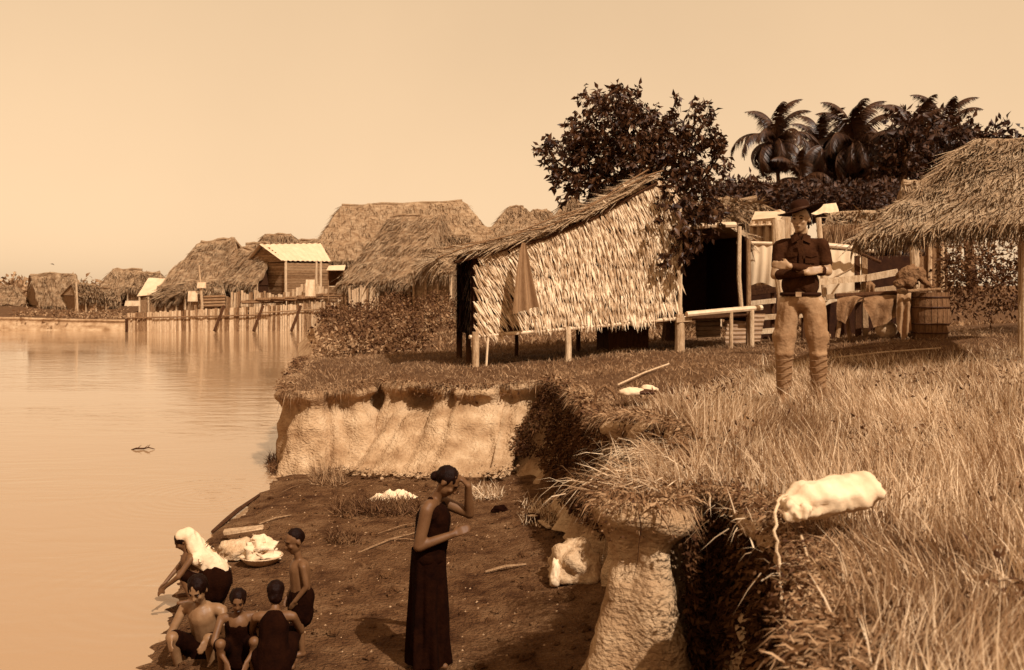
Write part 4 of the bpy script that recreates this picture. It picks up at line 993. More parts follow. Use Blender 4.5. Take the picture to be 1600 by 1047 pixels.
def trestle():
    t = thing('trestle', 'low dark trestle carrying grey cloths left of the barrel', 'trestle', at(1360, 525, 18.3))
    q = MB(); q.tube([at(1305, 463, 18.3), at(1425, 457, 18.3)], .05, 8); q.build('bar', MATS['wood_dark'], t)
    for a, b in (((1308, 528, 18.1), (1318, 462, 18.3)), ((1328, 530, 18.5), (1318, 462, 18.3)), ((1414, 532, 18.1), (1408, 460, 18.3)), ((1400, 530, 18.6), (1408, 460, 18.3))):
        q = MB(); q.tube([at(*a), at(*b)], .04, 7); q.build('leg', MATS['wood_mid'], t)
trestle()
drape('grey cloth over the left end of the trestle beside the soldier', [(1308, 466, 500, 18.2), (1322, 462, 506, 18.2), (1335, 462, 476, 18.2), (1350, 465, 470, 18.2)], 'cloth_grey')
drape('broad worn tarpaulin sagging over the middle of the trestle', [(1350, 465, 480, 18.1), (1366, 461, 512, 18.1), (1385, 460, 505, 18.1), (1402, 462, 494, 18.1)], 'cloth_grey')
drape('narrow hanging cloth on the trestle just left of the barrel', [(1402, 452, 515, 18.0), (1412, 451, 532, 18.0), (1424, 454, 515, 18.0)], 'breeches')
drape('thick folded cloth bunched at the fence post above the tarpaulin', [(1354, 440, 466, 18.5), (1360, 438, 468, 18.5), (1368, 446, 462, 18.5)], 'cloth_grey')
mb = MB()
for (px, py, r_) in ((1410, 432, .12), (1422, 425, .17), (1434, 428, .14), (1405, 443, .12), (1444, 438, .08), (1420, 440, .16)):
    c = at(px, py, 17.9); mb.ell(c, (r_, r_ * .7, r_ * .8))
mb.capsule(at(1440, 436, 17.8), at(1456, 449, 17.8), .03, .02)
tag(solid(mb, 'dark_bundle', MATS['dark_thatch'], None, .02, 4, .05, 7), 'lumpy dark bundle on the fence end above the barrel', 'bundle')
def barrel():
    c = at(1453, 520, 18.0); c.z = zt(c.x, c.y) - .02; h = .80; t = thing('wooden_barrel', 'weathered wooden barrel standing in the grass below the big right roof', 'barrel', c)
    ns = 20
    def rad(v): return .29 + .045 * math.sin(math.pi * v)
    for k in range(ns):
        a0 = 2 * math.pi * (k + .04) / ns; a1 = 2 * math.pi * (k + .96) / ns; q = MB()
        vs = []
        for v in (0, .25, .5, .75, 1):
            for a, rr_ in ((a0, 1), (a1, 1), (a1, .93), (a0, .93)): vs.append(c + Vector((math.cos(a) * rad(v) * rr_, math.sin(a) * rad(v) * rr_, v * h)))
        fs = [(0, 3, 2, 1), (16, 17, 18, 19)]
        for j in range(4):
            for e in range(4): fs.append((j * 4 + e, j * 4 + (e + 1) % 4, (j + 1) * 4 + (e + 1) % 4, (j + 1) * 4 + e))
        q.add(vs, fs); q.build('stave', MATS['barrel'], t)
    for v in (.12, .32, .68, .9):
        q = MB(); r_ = rad(v) + .008; q.tube([c + Vector((math.cos(a) * r_, math.sin(a) * r_, v * h)) for a in np.linspace(0, 2 * math.pi, 25)], .014, 6, cap=False); q.build('hoop', MATS['iron'], t)
    q = MB(); q.ell(c + Vector((0, 0, h - .03)), (.27, .27, .01)); q.build('lid', MATS['barrel'], t)
barrel()
pole('loose plank lying across the top of the barrel', (1418, 455, 17.75), (1470, 452, 17.75), .03, 'wood_mid', 'loose_plank', 'plank')
# pale round pot under the tarpaulin
q = MB(); q.ell(at(1385, 515, 18.25), (.2, .18, .16)); q.build('round_pot', MATS['canvas'], label='pale round pot half hidden under the tarpaulin', cat='pot', smooth=True)
# shrubs behind the fence and under the right roof
sp = [(random.uniform(1345, 1422), random.uniform(372, 408), random.uniform(21, 23), random.uniform(.2, .35)) for _ in range(32)]
shrubs('fence_shrub', 'glossy dark-leaved shrub between the bamboo pole and the right hut post', sp, 800, .12, 'leaf', kind=None, cat='shrub')
sp = [(random.uniform(1475, 1700), random.uniform(362, 490), random.uniform(18.0, 20), random.uniform(.2, .42)) for _ in range(90)]
shrubs('shrub_under_roof', 'tangled shrub growing in the shade under the big right roof', sp, 500, .09, 'weed', kind=None, cat='shrub')
mb = MB()
n = 900; P = np.array([at(random.uniform(1284, 1345), 380, random.uniform(24, 25)) for _ in range(n)]); H = .15 + .4 * RNG.random(n)
push(*blades(P, norm(np.array([0, 0, 1.0]) + RNG.normal(0, .15, (n, 3))), H, .02 + .02 * RNG.random(n), RNG.normal(0, .04, (n, 3))))
flush('reed_clump', MATS['grass_short'], label='clump of upright reeds at the eave behind the stout bamboo pole', cat='reeds')

# ------------------------------------------------------------------ the big leafy tree behind the hut
def big_tree():
    base = Vector((3.5, 22.9, 1.5)); t = thing('broadleaf_tree', 'large dark broad-leaved tree rising behind the near nipa hut', 'tree', base)
    D0 = 21.4
    blobs = [(958, 165, 30), (925, 178, 24), (985, 180, 34), (945, 205, 42), (1000, 215, 46), (1070, 185, 26), (1098, 196, 20), (1055, 215, 36), (915, 225, 34), (885, 245, 26), (864, 248, 14),
             (935, 255, 46), (985, 262, 50), (1040, 258, 46), (1085, 240, 28), (1118, 245, 18), (1128, 238, 10), (900, 285, 28), (935, 292, 36), (980, 298, 40), (1030, 300, 44), (1080, 290, 34), (1108, 275, 20),
             (1060, 330, 34), (1095, 320, 24), (1056, 322, 16), (1078, 340, 24), (1066, 362, 16), (1100, 345, 16), (1060, 395, 8)]
    trunk = MB(); tp = [base, base + Vector((.05, 0, .9)), base + Vector((-.1, .05, 1.9)), base + Vector((-.25, 0, 2.7))]
    trunk.tube(tp, [.17, .14, .12, .10], 10); trunk.build('trunk', MATS['bark'], t)
    tw = []
    hub = tp[-1]
    for (px, py, r_) in blobs:
        rad = r_ * D0 / F
        n = max(1, int((r_ / 14) ** 2 * .75))
        c0 = at(px, py, (19.75 if py > 322 and px > 1050 else D0) + random.uniform(-.5, .5))
        br = MB(); st = lerp(tp[2], hub, random.random()); mid = lerp(st, c0, .5) + Vector((0, 0, .12)) + Vector([random.uniform(-.12, .12) for _ in range(3)])
        br.tube([st, mid, c0], [.05, .03, .015], 6); br.build('branch', MATS['bark'], t)
        for _ in range(n * 8):
            d = Vector([random.gauss(0, 1) for _ in range(3)]).normalized(); p = c0 + Vector((d.x * rad, d.y * rad * 1.3, d.z * rad * .9)) * random.random() ** .4
            dirn = (d + (p - hub).normalized() * .7 + Vector((0, 0, .2))).normalized(); tw.append((p, dirn))
    tb = MB(); P = []; A = []
    for p, d in tw:
        L_ = random.uniform(.22, .42); e = p + d * L_; tb.tube([p - d * .1, p + d * L_ * .5, e], .005, 3, cap=False)
        for k in range(random.randint(9, 14)):
            q = lerp(p, e, random.random() ** .6); P.append(q); A.append((d * .5 + Vector([random.gauss(0, .6) for _ in range(3)]) + Vector((0, 0, -.75))).normalized())
    tb.build('twigs', MATS['bark'], t, kind='stuff')
    P = np.array(P); A = np.array(A); n = len(P); L_ = .148 * (.65 + .7 * RNG.random(n)); W = L_ * (.40 + .14 * RNG.random(n))
    # the largest-showing outer leaves are separate parts, the rest one mass
    order = np.argsort(P[:, 1])[:300]; rest = np.setdiff1d(np.arange(n), order)
    V, tt, r_ = leafs(P[rest], A[rest], L_[rest], W[rest]); push(V, None, tt, r_); flush('foliage', MATS['leaf'], t, kind='stuff')
    for i in order:
        V, tt, r_ = leafs(P[i:i + 1], A[i:i + 1], L_[i:i + 1] * 1.1, W[i:i + 1] * 1.1); bulk('leaf', V, None, tt, MATS['leaf'], r_, t)
big_tree()

# ------------------------------------------------------------------ coconut palms and woods on the right
def frond_mesh(seed, L=3.9, droop=1.0):
    rnd = random.Random(seed); mb = MB(); k = 16; pts = []; p = Vector((0, 0, 0)); an = R(62 if droop < 1 else 40)
    for i in range(k + 1):
        pts.append(p.copy()); p = p + Vector((math.cos(an), 0, math.sin(an))) * (L / k); an -= R(8.0) * droop * (.5 + i / k)
    mb.tube(pts, [.05 * (1 - i / (k + 1)) + .008 for i in range(k + 1)], 5, r=1)
    for i in range(2, int(k * 4)):
        f = i / (k * 4); j = min(int(f * k), k - 1); q = lerp(pts[j], pts[j + 1], f * k - j); tdir = (pts[j + 1] - pts[j]).normalized()
        ll = .74 * math.sin(math.pi * min(1, f * .9 + .12)) ** .7 * rnd.uniform(.7, 1.2)
        for s_ in (-1, 1):
            if rnd.random() < .12: continue
            d = (tdir * .55 + Vector((0, s_ * .75, 0)) + Vector((0, 0, -.55))).normalized(); e = q + d * ll + Vector((0, 0, -.25 * ll)); m_ = q + d * ll * .5
            w = tdir * .036; mb.add([q - w, q + w, m_ + w, m_ - w, e], [(0, 1, 2, 3), (3, 2, 4)], rnd.random())
    return mb.mesh('frond', MATS['frond'])
FR_ = [frond_mesh(s, 3.7, dr) for s, dr in ((1, .9), (2, 1.3), (3, 1.8), (4, 2.4), (5, 3.0))]
def palm(label, top, base, sc=1.0, nf=26, seed=0):
    top, base = at(*top), at(*base); base.z = 2.0; rnd = random.Random(seed)
    t = thing('coconut_palm', label, 'palm tree', base, 'coconut palms on the right skyline')
    q = MB(); mid = lerp(base, top, .5) + Vector((.25 * rnd.uniform(-1, 1), 0, 0)); q.tube([base - Vector((0, 0, .3)), lerp(base, mid, .5), mid, lerp(mid, top, .5), top], [.22, .17, .15, .14, .13], 9); q.build('trunk', MATS['bark'], t)
    for i in range(nf):
        f = i / nf; me = FR_[min(4, int(f * 4.99))]; o = bpy.data.objects.new('frond', me); COL.objects.link(o); o.parent = t
        o.location = top - t.location + Vector((0, 0, .1)); el = R(78 - f * 118 + rnd.uniform(-8, 8)) - R(45)
        o.rotation_euler = (rnd.uniform(-.2, .2), -el, i * 2.399 + rnd.uniform(-.3, .3)); o.scale = (sc * rnd.uniform(.85, 1.1),) * 3
    for i in range(5):
        a = i * 1.256; q = MB(); q.ell(top + Vector((math.cos(a) * .25, math.sin(a) * .25, -.25)), (.13, .13, .16), n=8, m=6); q.build('coconut', MATS['bark'], t)
palm('leftmost coconut palm with leaning trunk, its crown open against the sky', (1212, 226, 72), (1238, 360, 72), 1.15, 34, 1)
palm('second coconut palm from the left, crown merging with its neighbour', (1281, 238, 76), (1283, 360, 76), 1.1, 34, 2)
palm('third coconut palm from the left with long hanging fronds', (1335, 232, 74), (1330, 360, 74), 1.3, 38, 3)
palm('rightmost coconut palm half lost against the dark wood', (1382, 246, 80), (1385, 360, 80), 1.1, 32, 4)
palm('broad coconut palm in front of the tall dark skyline trees', (1428, 222, 70), (1430, 360, 70), 1.1, 34, 6)
palm('coconut palm whose crown rises above the big right roof', (1476, 212, 74), (1478, 360, 74), 1.1, 34, 7)
palm('low coconut palm behind the third one, fronds hanging to the undergrowth', (1308, 268, 84), (1308, 360, 84), 1.1, 30, 8)
palm('short young coconut palm low between the two left palms', (1252, 285, 70), (1250, 365, 70), .9, 20, 5)
def far_tree(label, blobs, d, base_px, lsz=.5, per=420, group='dark trees on the right skyline'):
    b = at(base_px, 330, d); b.z = 2.0; t = thing('dense_tree', label, 'tree', b, group)
    q = MB(); top = at(blobs[0][0], blobs[0][1] + 20, d); q.tube([b, lerp(b, top, .5), top], [.4, .3, .15], 8); q.build('trunk', MATS['bark'], t)
    cs = [(at(x, y, d + random.uniform(-1, 1)), r_ * d / F) for x, y, r_ in blobs]
    leaf_blob(cs, per, 2.0, lsz, .95); flush('crown', MATS['leaf_dark'], t)
far_tree('tall dark tree nearest the coconut palms on the skyline', [(1415, 195, 28), (1400, 225, 30), (1392, 255, 28), (1425, 235, 34), (1410, 275, 30), (1385, 290, 26)], 66, 1405)
far_tree('tall dark tree in the middle of the right skyline wood', [(1450, 198, 26), (1470, 215, 30), (1445, 235, 32), (1460, 260, 32), (1440, 285, 28)], 70, 1450)
far_tree('dark tree at the right end of the skyline behind the big roof', [(1500, 205, 26), (1520, 225, 34), (1495, 245, 30), (1555, 220, 34), (1590, 240, 36), (1530, 260, 40)], 68, 1520)
sp = [(random.uniform(1115, 1400), random.triangular(286, 335, 322), random.uniform(55, 66), random.uniform(.5, 1.4)) for _ in range(80)]
sp += [(random.uniform(1260, 1400), random.uniform(262, 310), random.uniform(76, 84), random.uniform(1.0, 1.8)) for _ in range(34)]
shrubs('undergrowth', 'dark wood undergrowth below the coconut palms', sp, 130, .38, 'leaf_dark', cat='undergrowth')
far_tree('small round tree right of the big broad-leaved tree', [(1122, 300, 14), (1135, 297, 12), (1150, 303, 14), (1128, 312, 16)], 60, 1130, .35, 500)

# ------------------------------------------------------------------ sack, rope, cloths and beach litter
def lump(name, label, cat, c, size, m, seed=0, rough=.25, rot=0.0, freq=3.0, n=36, flat=True, parent=None):
    mb = MB(); mb.ell((0, 0, 0), (1, 1, 1), n=n, m=n // 2); M = Matrix.Rotation(rot, 3, 'Z'); c = Vector(c)
    for i, v in enumerate(mb.v):
        p = Vector(v); q = p * (1 + rough * fbm(p + Vector((seed, 0, 0)), freq / 3, 4) + rough * .35 * abs(mnoise.noise(p * freq * 1.7 + Vector((seed, 3, 1)))))
        if flat and q.z < -.45: q.z = -.45
        mb.v[i] = tuple(c + M @ Vector((q.x * size[0], q.y * size[1], q.z * size[2])))
    return mb.build(name, MATS[m], parent, label=label, cat=cat, smooth=True)
def sack():
    c = at(1296, 785, 4.95); t = thing('tied_sack', 'full white cloth sack with tied neck lying on the tall grass at right', 'sack', c - Vector((0, 0, .08)))
    mb = MB(); ax = (at(1368, 760, 5.05) - at(1224, 789, 4.9)); Lx = ax.length; ux = ax.normalized(); uz = Vector((0, 0, 1)); uy = uz.cross(ux).normalized(); uz = ux.cross(uy)
    a0 = at(1224, 790, 4.9); nu, nv = 44, 28; vs = []
    for i in range(nu + 1):
        u = i / nu; r_ = .094 * (min(1, max(.0, u * 4.2 + .12)) ** .5) * (min(1, max(.0, (1 - u) * 9 + .25)) ** .4) * (.90 + .13 * math.sin(u * 2.9)) * (1 + .05 * mnoise.noise(Vector((u * 6, 1, 2))))
        for k in range(nv):
            a = 2 * math.pi * k / nv; d = uy * math.cos(a) * 1.25 + uz * math.sin(a) * .95; p = a0 + ux * u * Lx + d * r_
            w = .028 * fbm(p, 11, 4) - .035 * max(0, .25 - abs(mnoise.noise(p * 7))) + .010 * math.sin(a * 7 + u * 3) * ((1 - u) ** 2 + (u > .88) * .6); vs.append(p + d * w)
    fs = [(i * nv + k, (i + 1) * nv + k, (i + 1) * nv + (k + 1) % nv, i * nv + (k + 1) % nv) for i in range(nu) for k in range(nv)] + [tuple(range(nv)), tuple(nu * nv + k for k in range(nv - 1, -1, -1))]
    mb.add(vs, fs); mb.build('bag', MATS['cloth_white'], t, smooth=True)
    k = MB(); nk = at(1240, 800, 4.82)      # crumpled tied neck under the left end
    for dx, dz, r_ in ((0, 0, .036), (-.022, -.02, .026), (.03, -.008, .034), (.06, .014, .034), (-.018, .03, .032), (.01, -.035, .02)): k.ell(nk + Vector((dx, -.005, dz)), (r_, r_ * .8, r_ * .9))
    solid(k, 'neck', MATS['cloth_white'], t, .006, 3, .016, 28)
    # rope
    pts = [at(1230, 774, 4.84), at(1220, 776, 4.7), at(1213, 792, 4.35), at(1211, 830, 4.30), at(1215, 862, 4.30), at(1219, 900, 4.30), at(1220, 925, 4.31), at(1224, 965, 4.31)]
    q = MB(); sm = []
    for i in range(len(pts) - 1):
        for k_ in range(4): sm.append(lerp(pts[i], pts[i + 1], k_ / 4))
    q.tube([p_ + Vector((.006 * math.sin(i_ * 1.9), .004 * math.sin(i_ * 2.7), 0)) for i_, p_ in enumerate(sm + [pts[-1]])], .0065, 7); q.build('rope', MATS['rope'], t)
sack()
pole('short pale stick poking from the grass under the sack', (1252, 838, 4.7), (1262, 872, 4.5), .006, 'wood_pale', 'stick', 'stick')
def crumple(name, label, cat, px, py, d, w, dp, h, m, seed=0):
    c = at(px, py, d); mb = MB()
    def S(u, v):
        a = u * 6.283; r_ = v; x = math.cos(a) * r_ * w * (1 + .25 * mnoise.noise(Vector((math.cos(a) * 1.3, math.sin(a) * 1.3, seed)))); y = math.sin(a) * r_ * dp * (1 + .25 * mnoise.noise(Vector((math.cos(a), math.sin(a), seed + 5))))
        z = h * (1 - v ** 1.6) * (.6 + .5 * mnoise.noise(Vector((x * 9, y * 9, seed)))) + .25 * h * abs(mnoise.noise(Vector((x * 22, y * 22, seed)))) * (1 - v * .5)
        return Vector((c.x + x, c.y + y, max(beach(c.x + x, c.y + y), -9) + .004 + max(z, .002)))
    mb.sheet(S, 60, 22); return mb.build(name, MATS[m], label=label, cat=cat, smooth=True)
def bz(px, py):
    z = .05
    for _ in range(6):
        p = on_z(px, py, z); z = beach(p.x, p.y)
    return on_z(px, py, z)
def crumple_at(name, label, cat, px, py, w, dp, h, m, seed=0):
    p = bz(px, py); return crumple(name, label, cat, px, py, p.y, w, dp, h, m, seed)
crumple_at('spread_cloth', 'white cloth spread over the weed clump on the mud', 'cloth', 611, 780, .34, .22, .16, 'cloth_white', 2)
p = bz(878, 912)
lump('canvas_bundle', 'large crumpled pale canvas bundle half in the shadow of the near bank', 'bundle', (p.x + .12, p.y + .15, p.z + .12), (.24, .27, .22), 'canvas', 4, .45, .4, 4)
lump('folded_cloth', 'pale folded cloth at the left side of the canvas bundle', 'cloth', (p.x - .05, p.y + .0, p.z + .07), (.055, .13, .15), 'cloth_white', 9, .3, -.3, 4)
mb = MB()
for k in range(650):
    y = 6.0 + 9.5 * random.random() ** 1.2; x = random.uniform(shore_x(y) + .1, .95); s_ = random.uniform(.012, .05) * (1 if random.random() < .8 else 1.8)
    b0 = len(mb.v); mb.ell((x, y, beach(x, y) + s_ * .1), (s_, s_ * random.uniform(.6, 1), s_ * .5), Matrix.Rotation(random.random() * 3, 3, 'Z'), 8, 5)
    for i in range(b0, len(mb.v)):
        p_ = Vector(mb.v[i]); mb.v[i] = tuple(p_ + Vector((1, 1, .6)) * s_ * .5 * mnoise.noise(p_ * (1.2 / s_)))
mb.build('mud_clods', MATS['mud'], label='small clods of mud scattered over the beach', cat='clods', kind='stuff')
# weed clumps and litter on the beach
def clump(name, label, px0, px1, py0, py1, n, L_, m='weed', straw=False):
    P = []; 
    for _ in range(n):
        q = bz(random.uniform(px0, px1), random.triangular(py0, py1, (py0 + py1) / 2)); P.append((q.x, q.y, q.z + random.uniform(0, .06)))
    P = np.array(P); D = norm(np.array([0, 0, 1.0]) + RNG.normal(0, .7, (n, 3))); H = L_ * (.4 + .8 * RNG.random(n))
    push(*blades(P, D, H, .006 + .009 * RNG.random(n), RNG.normal(0, .4, (n, 3)) * H[:, None])); return flush(name, MATS[m], label=label, cat='weeds', kind='stuff')
clump('weed_clump', 'low bank of dark weeds under the white spread cloth', 520, 655, 782, 812, 2600, .11)
clump('weed_clump', 'tuft of weeds at the foot of the clay face, left part', 488, 540, 728, 764, 1500, .13, 'grass_short')
clump('straw_litter', 'heap of straw beside the woman raised arm', 735, 785, 765, 785, 700, .10, 'grass_dry')
clump('weed_clump', 'dark shoreline weeds below the left cliff corner', 418, 440, 715, 748, 500, .16)
clump('weed_clump', 'dark plant litter near the boy on the mud', 512, 558, 838, 854, 500, .09)
clump('straw_litter', 'straw and leaf litter scattered before the gully', 815, 900, 780, 830, 900, .08, 'grass_dry')
# big shaded slump of earth below the right cliff
def slump(label, px, py, w, h, seed): q = bz(px, py); return lump('earth_clod', label, 'clod', (q.x, q.y, q.z + h * .2), (w, w * .7, h), 'mud', seed, .4, .3)
slump('dark clod on the mud below the boy, near the bottom', 607, 902, .075, .05, 3); slump('dark clod left of the crossed sticks', 538, 848, .11, .06, 8)
slump('rounded earth slump at the foot of the right clay face', 895, 775, .35, .35, 12)
for lb, a, b_, r_ in (('long bamboo stick lying left of the woman, upper one', (560, 865), (655, 832), .012), ('long bamboo stick lying left of the woman, lower one', (600, 845), (668, 848), .010),
                      ('thin stick crossing the bamboo sticks left of the woman', (590, 835), (665, 815), .009), ('flat stick lying right of the woman near the canvas bundle', (758, 896), (822, 884), .018),
                      ('broken stick beside the boy on the mud', (405, 820), (455, 806), .012), ('thin curved twig above the weed tuft', (440, 770), (475, 757), .007), ('long root lying at the waterline mud edge', (332, 834), (405, 776), .03)):
    p, q = bz(*a), bz(*b_); mb = MB(); md = lerp(p, q, .5) + Vector((0, random.uniform(-.03, .03), .02)); up = Vector((0, 0, r_ * .8)); mb.tube([p + up, lerp(p, md, .5) + up, md + up, q + up], [r_ * .7, r_, r_, r_ * .6], 6)
    mb.build('stick', MATS['wood_dark' if 'root' in lb else 'wood_mid'], label=lb, cat='stick')
q = bz(832, 818); t = thing('coconut_husk', 'half coconut husk with pale inside on the mud before the gully', 'coconut husk', q)
mb = MB(); mb.sheet(lambda u, v: q + Vector((math.cos(u * 6.283) * math.sin(v * 1.6) * .09, math.sin(u * 6.283) * math.sin(v * 1.6) * .09, .1 - .09 * math.cos(v * 1.6) + 0.0)), 20, 8); mb.build('shell', MATS['bark'], t, smooth=True)
mb = MB(); mb.ell(q + Vector((0, -.01, .08)), (.07, .07, .025)); mb.build('flesh', MATS['wood_pale'], t, smooth=True)
q = bz(850, 825); mb = MB(); mb.bar(q + Vector((-.04, .1, .06)), q + Vector((.06, -.12, .03)), .06, .015); mb.build('wood_scrap', MATS['wood_pale'], label='short pale board scrap sticking up before the gully shadow', cat='board')
q = bz(868, 790); mb = MB(); mb.sheet(lambda u, v: q + Vector(((u - .5) * .3, v * .12, .05 * abs(math.sin(u * 5)) + .02)), 12, 3); mb.build('paper_scrap', MATS['canvas'], label='crumpled pale scrap lying at the gully mouth', cat='scrap')
q = bz(780, 800); lump('old_shoe', 'dark shoe-like lump on the mud right of the woman', 'shoe', q + Vector((0, 0, .03)), (.1, .05, .05), 'cloth_black', 5, .4, .2)
# pebbles and shell bits (uncountable)
mb = MB()
for k in range(1100):
    x = random.uniform(-3.2, .9); y = 6.2 + 9 * random.random() ** 1.2
    if x < shore_x(y) + .25: continue
    s_ = random.uniform(.006, .018) * (1.3 if random.random() < .1 else 1); z_ = beach(x, y); a = random.random() * 3
    vs = [(x + s_ * math.cos(a + i * 2.1), y + s_ * math.sin(a + i * 2.1), z_ - .002) for i in range(3)] + [(x, y, z_ + s_ * .7)]
    mb.add(vs, [(0, 1, 3), (1, 2, 3), (2, 0, 3)], random.random())
mb.build('shell_bits', mat('shells', .22, .8, 9, .8, 0, rnd=1.5), label='pebbles and shell bits scattered over the mud', cat='pebbles', kind='stuff')
q = on_z(222, 703, WATER); mb = MB()
mb.tube([q + Vector((dx, dy, dz)) for dx, dy, dz in ((-.2, .02, .0), (-.1, -.02, .03), (.02, .03, .02), (.12, -.01, .045), (.22, .03, .01))], [.01, .018, .016, .012, .006], 6)
for dx, dz, ex in ((-.08, .03, -.03), (.04, .03, .10), (.1, .04, .13)): mb.tube([q + Vector((dx, 0, dz)), q + Vector((ex, .05, dz + .05))], [.008, .003], 5)
mb.build('floating_twig', MATS['wood_dark'], label='dark twig floating on the open water at left', cat='twig')
# white cloth pair and basket hoop in the grass
q = on_z(990, 622, 1.55); lump('white_cloth', 'white cloth bundle in a dark pan lying in the grass near the cliff top', 'cloth', q + Vector((-.02, 0, .07)), (.14, .08, .06), 'cloth_white', 1, .3, .2)
lump('white_cloth', 'smaller white cloth just right of the bundle in the grass', 'cloth', q + Vector((.2, .12, .09)), (.1, .06, .05), 'cloth_white', 6, .3)
lump('dark_pan', 'dark pan between the two white cloths in the grass', 'pan', q + Vector((.1, .08, .06)), (.2, .12, .04), 'iron', 7, .1)
c = on_z(945, 628, 1.48); mb = MB(); mb.tube([c + Vector((-.12, 0, -.05)), c + Vector((-.1, 0, .12)), c + Vector((0, 0, .19)), c + Vector((.1, 0, .12)), c + Vector((.14, 0, .02))], .02, 7)
mb.build('bent_root', MATS['wood_mid'], label='pale bent root arching from the turf at the cliff corner', cat='root')
for lb, a, b_ in (('long pale stick lying in the turf before the hut', (965, 586), (1045, 573)), ('long dry stalk lying in the grass at right', (1300, 568), (1470, 565))):
    p, q = on_z(a[0], a[1], 1.6), on_z(b_[0], b_[1], 1.62); p.z = zt(p.x, p.y) + .06; q.z = zt(q.x, q.y) + .09; mb = MB(); mb.tube([p, lerp(p, q, .5) + Vector((0, 0, .02)), q], .014, 6); mb.build('stick', MATS['wood_pale'], label=lb, cat='stick')

# ------------------------------------------------------------------ people
class Rig:
    """local frame: x = person's left..., built facing -y (towards the camera) then turned"""
    def __init__(s, loc, rot, sc=1.0): s.loc = Vector(loc); s.M = Matrix.Rotation(rot, 3, 'Z'); s.sc = sc
    def __call__(s, x, y, z): return s.loc + s.M @ (Vector((x, y, z)) * s.sc)
def add_head(b, P, c, tilt, turn, sc=1.0, ears=True):
    """c centre of the skull (local), tilt forward (rad), turn about z"""
    M = P.M @ Matrix.Rotation(turn, 3, 'Z') @ Matrix.Rotation(tilt, 3, 'X'); s = P.sc * sc; C_ = P(*c)
    def q(x, y, z): return C_ + M @ (Vector((x, y, z)) * s)
    b.ell(q(0, .005, .03), (.073 * s, .092 * s, .085 * s), M); b.ell(q(0, -.022, -.035), (.058 * s, .068 * s, .078 * s), M); b.ell(q(0, -.05, -.085), (.032 * s, .032 * s, .026 * s), M)
    b.capsule(q(0, -.085, .015), q(0, -.104, -.022), .010 * s, .016 * s, 8); b.ell(q(0, -.078, .03), (.05 * s, .018 * s, .012 * s), M)
    b.ell(q(.036, -.066, -.02), (.022 * s, .02 * s, .022 * s), M); b.ell(q(-.036, -.066, -.02), (.022 * s, .02 * s, .022 * s), M)
    b.ell(q(0, -.084, -.052), (.024 * s, .011 * s, .007 * s), M); b.ell(q(0, -.08, -.064), (.021 * s, .012 * s, .008 * s), M)
    if ears:
        for s_ in (-1, 1): b.ell(q(.076 * s_, .008, -.005), (.010 * s, .020 * s, .032 * s), M)
    return q, M, s
def face_bits(q, M, s, parent, dark='eye'):
    for s_ in (-1, 1):
        e = MB(); e.ell(q(.031 * s_, -.083, .012), (.013 * s, .006 * s, .006 * s), M, 8, 6); e.build('eye', MATS[dark], parent)
        e = MB(); e.tube([q(.014 * s_, -.091, .031), q(.032 * s_, -.09, .036), q(.05 * s_, -.078, .03)], .004 * s, 5); e.build('eyebrow', MATS['hair'], parent)
    e = MB(); e.tube([q(-.022, -.088, -.058), q(0, -.094, -.057), q(.022, -.088, -.058)], .0018 * s, 5); e.build('mouth', MATS['eye'], parent)
def hand(b, wrist, fwd, palm_n, s=1.0, curl=.5, side=1):
    """palm and five fingers; fwd = finger direction, palm_n = normal out of the palm"""
    f = Vector(fwd).normalized(); n_ = Vector(palm_n); n_ = (n_ - f * n_.dot(f)).normalized(); x = f.cross(n_) * side; w = Vector(wrist)
    for k in range(4):
        xx = x * (.03 - .02 * k) * s; b.capsule(w + xx * .6, w + f * .075 * s + xx, .0145 * s, .0125 * s, 8)
        L_ = (.040, .046, .043, .034)[k] * s; r_ = .0088 * s; k0 = w + f * .078 * s + xx; d = f
        for seg in range(3):
            a = curl * (.5 + .5 * seg); d = (d * math.cos(a * .6) + n_ * math.sin(a * .6)).normalized(); k1 = k0 + d * L_ * (.5, .33, .27)[seg] * 1.9 / 1.1; b.capsule(k0, k1, r_, r_ * .92, 8); k0 = k1; r_ *= .93
    t0 = w + f * .018 * s + x * .03 * s; t1 = t0 + (f * .6 + x * .7 + n_ * .4).normalized() * .036 * s; t2 = t1 + (f * .85 + x * .15 + n_ * .45).normalized() * .03 * s
    b.capsule(t0, t1, .0125 * s, .0105 * s, 8); b.capsule(t1, t2, .010 * s, .0085 * s, 8)

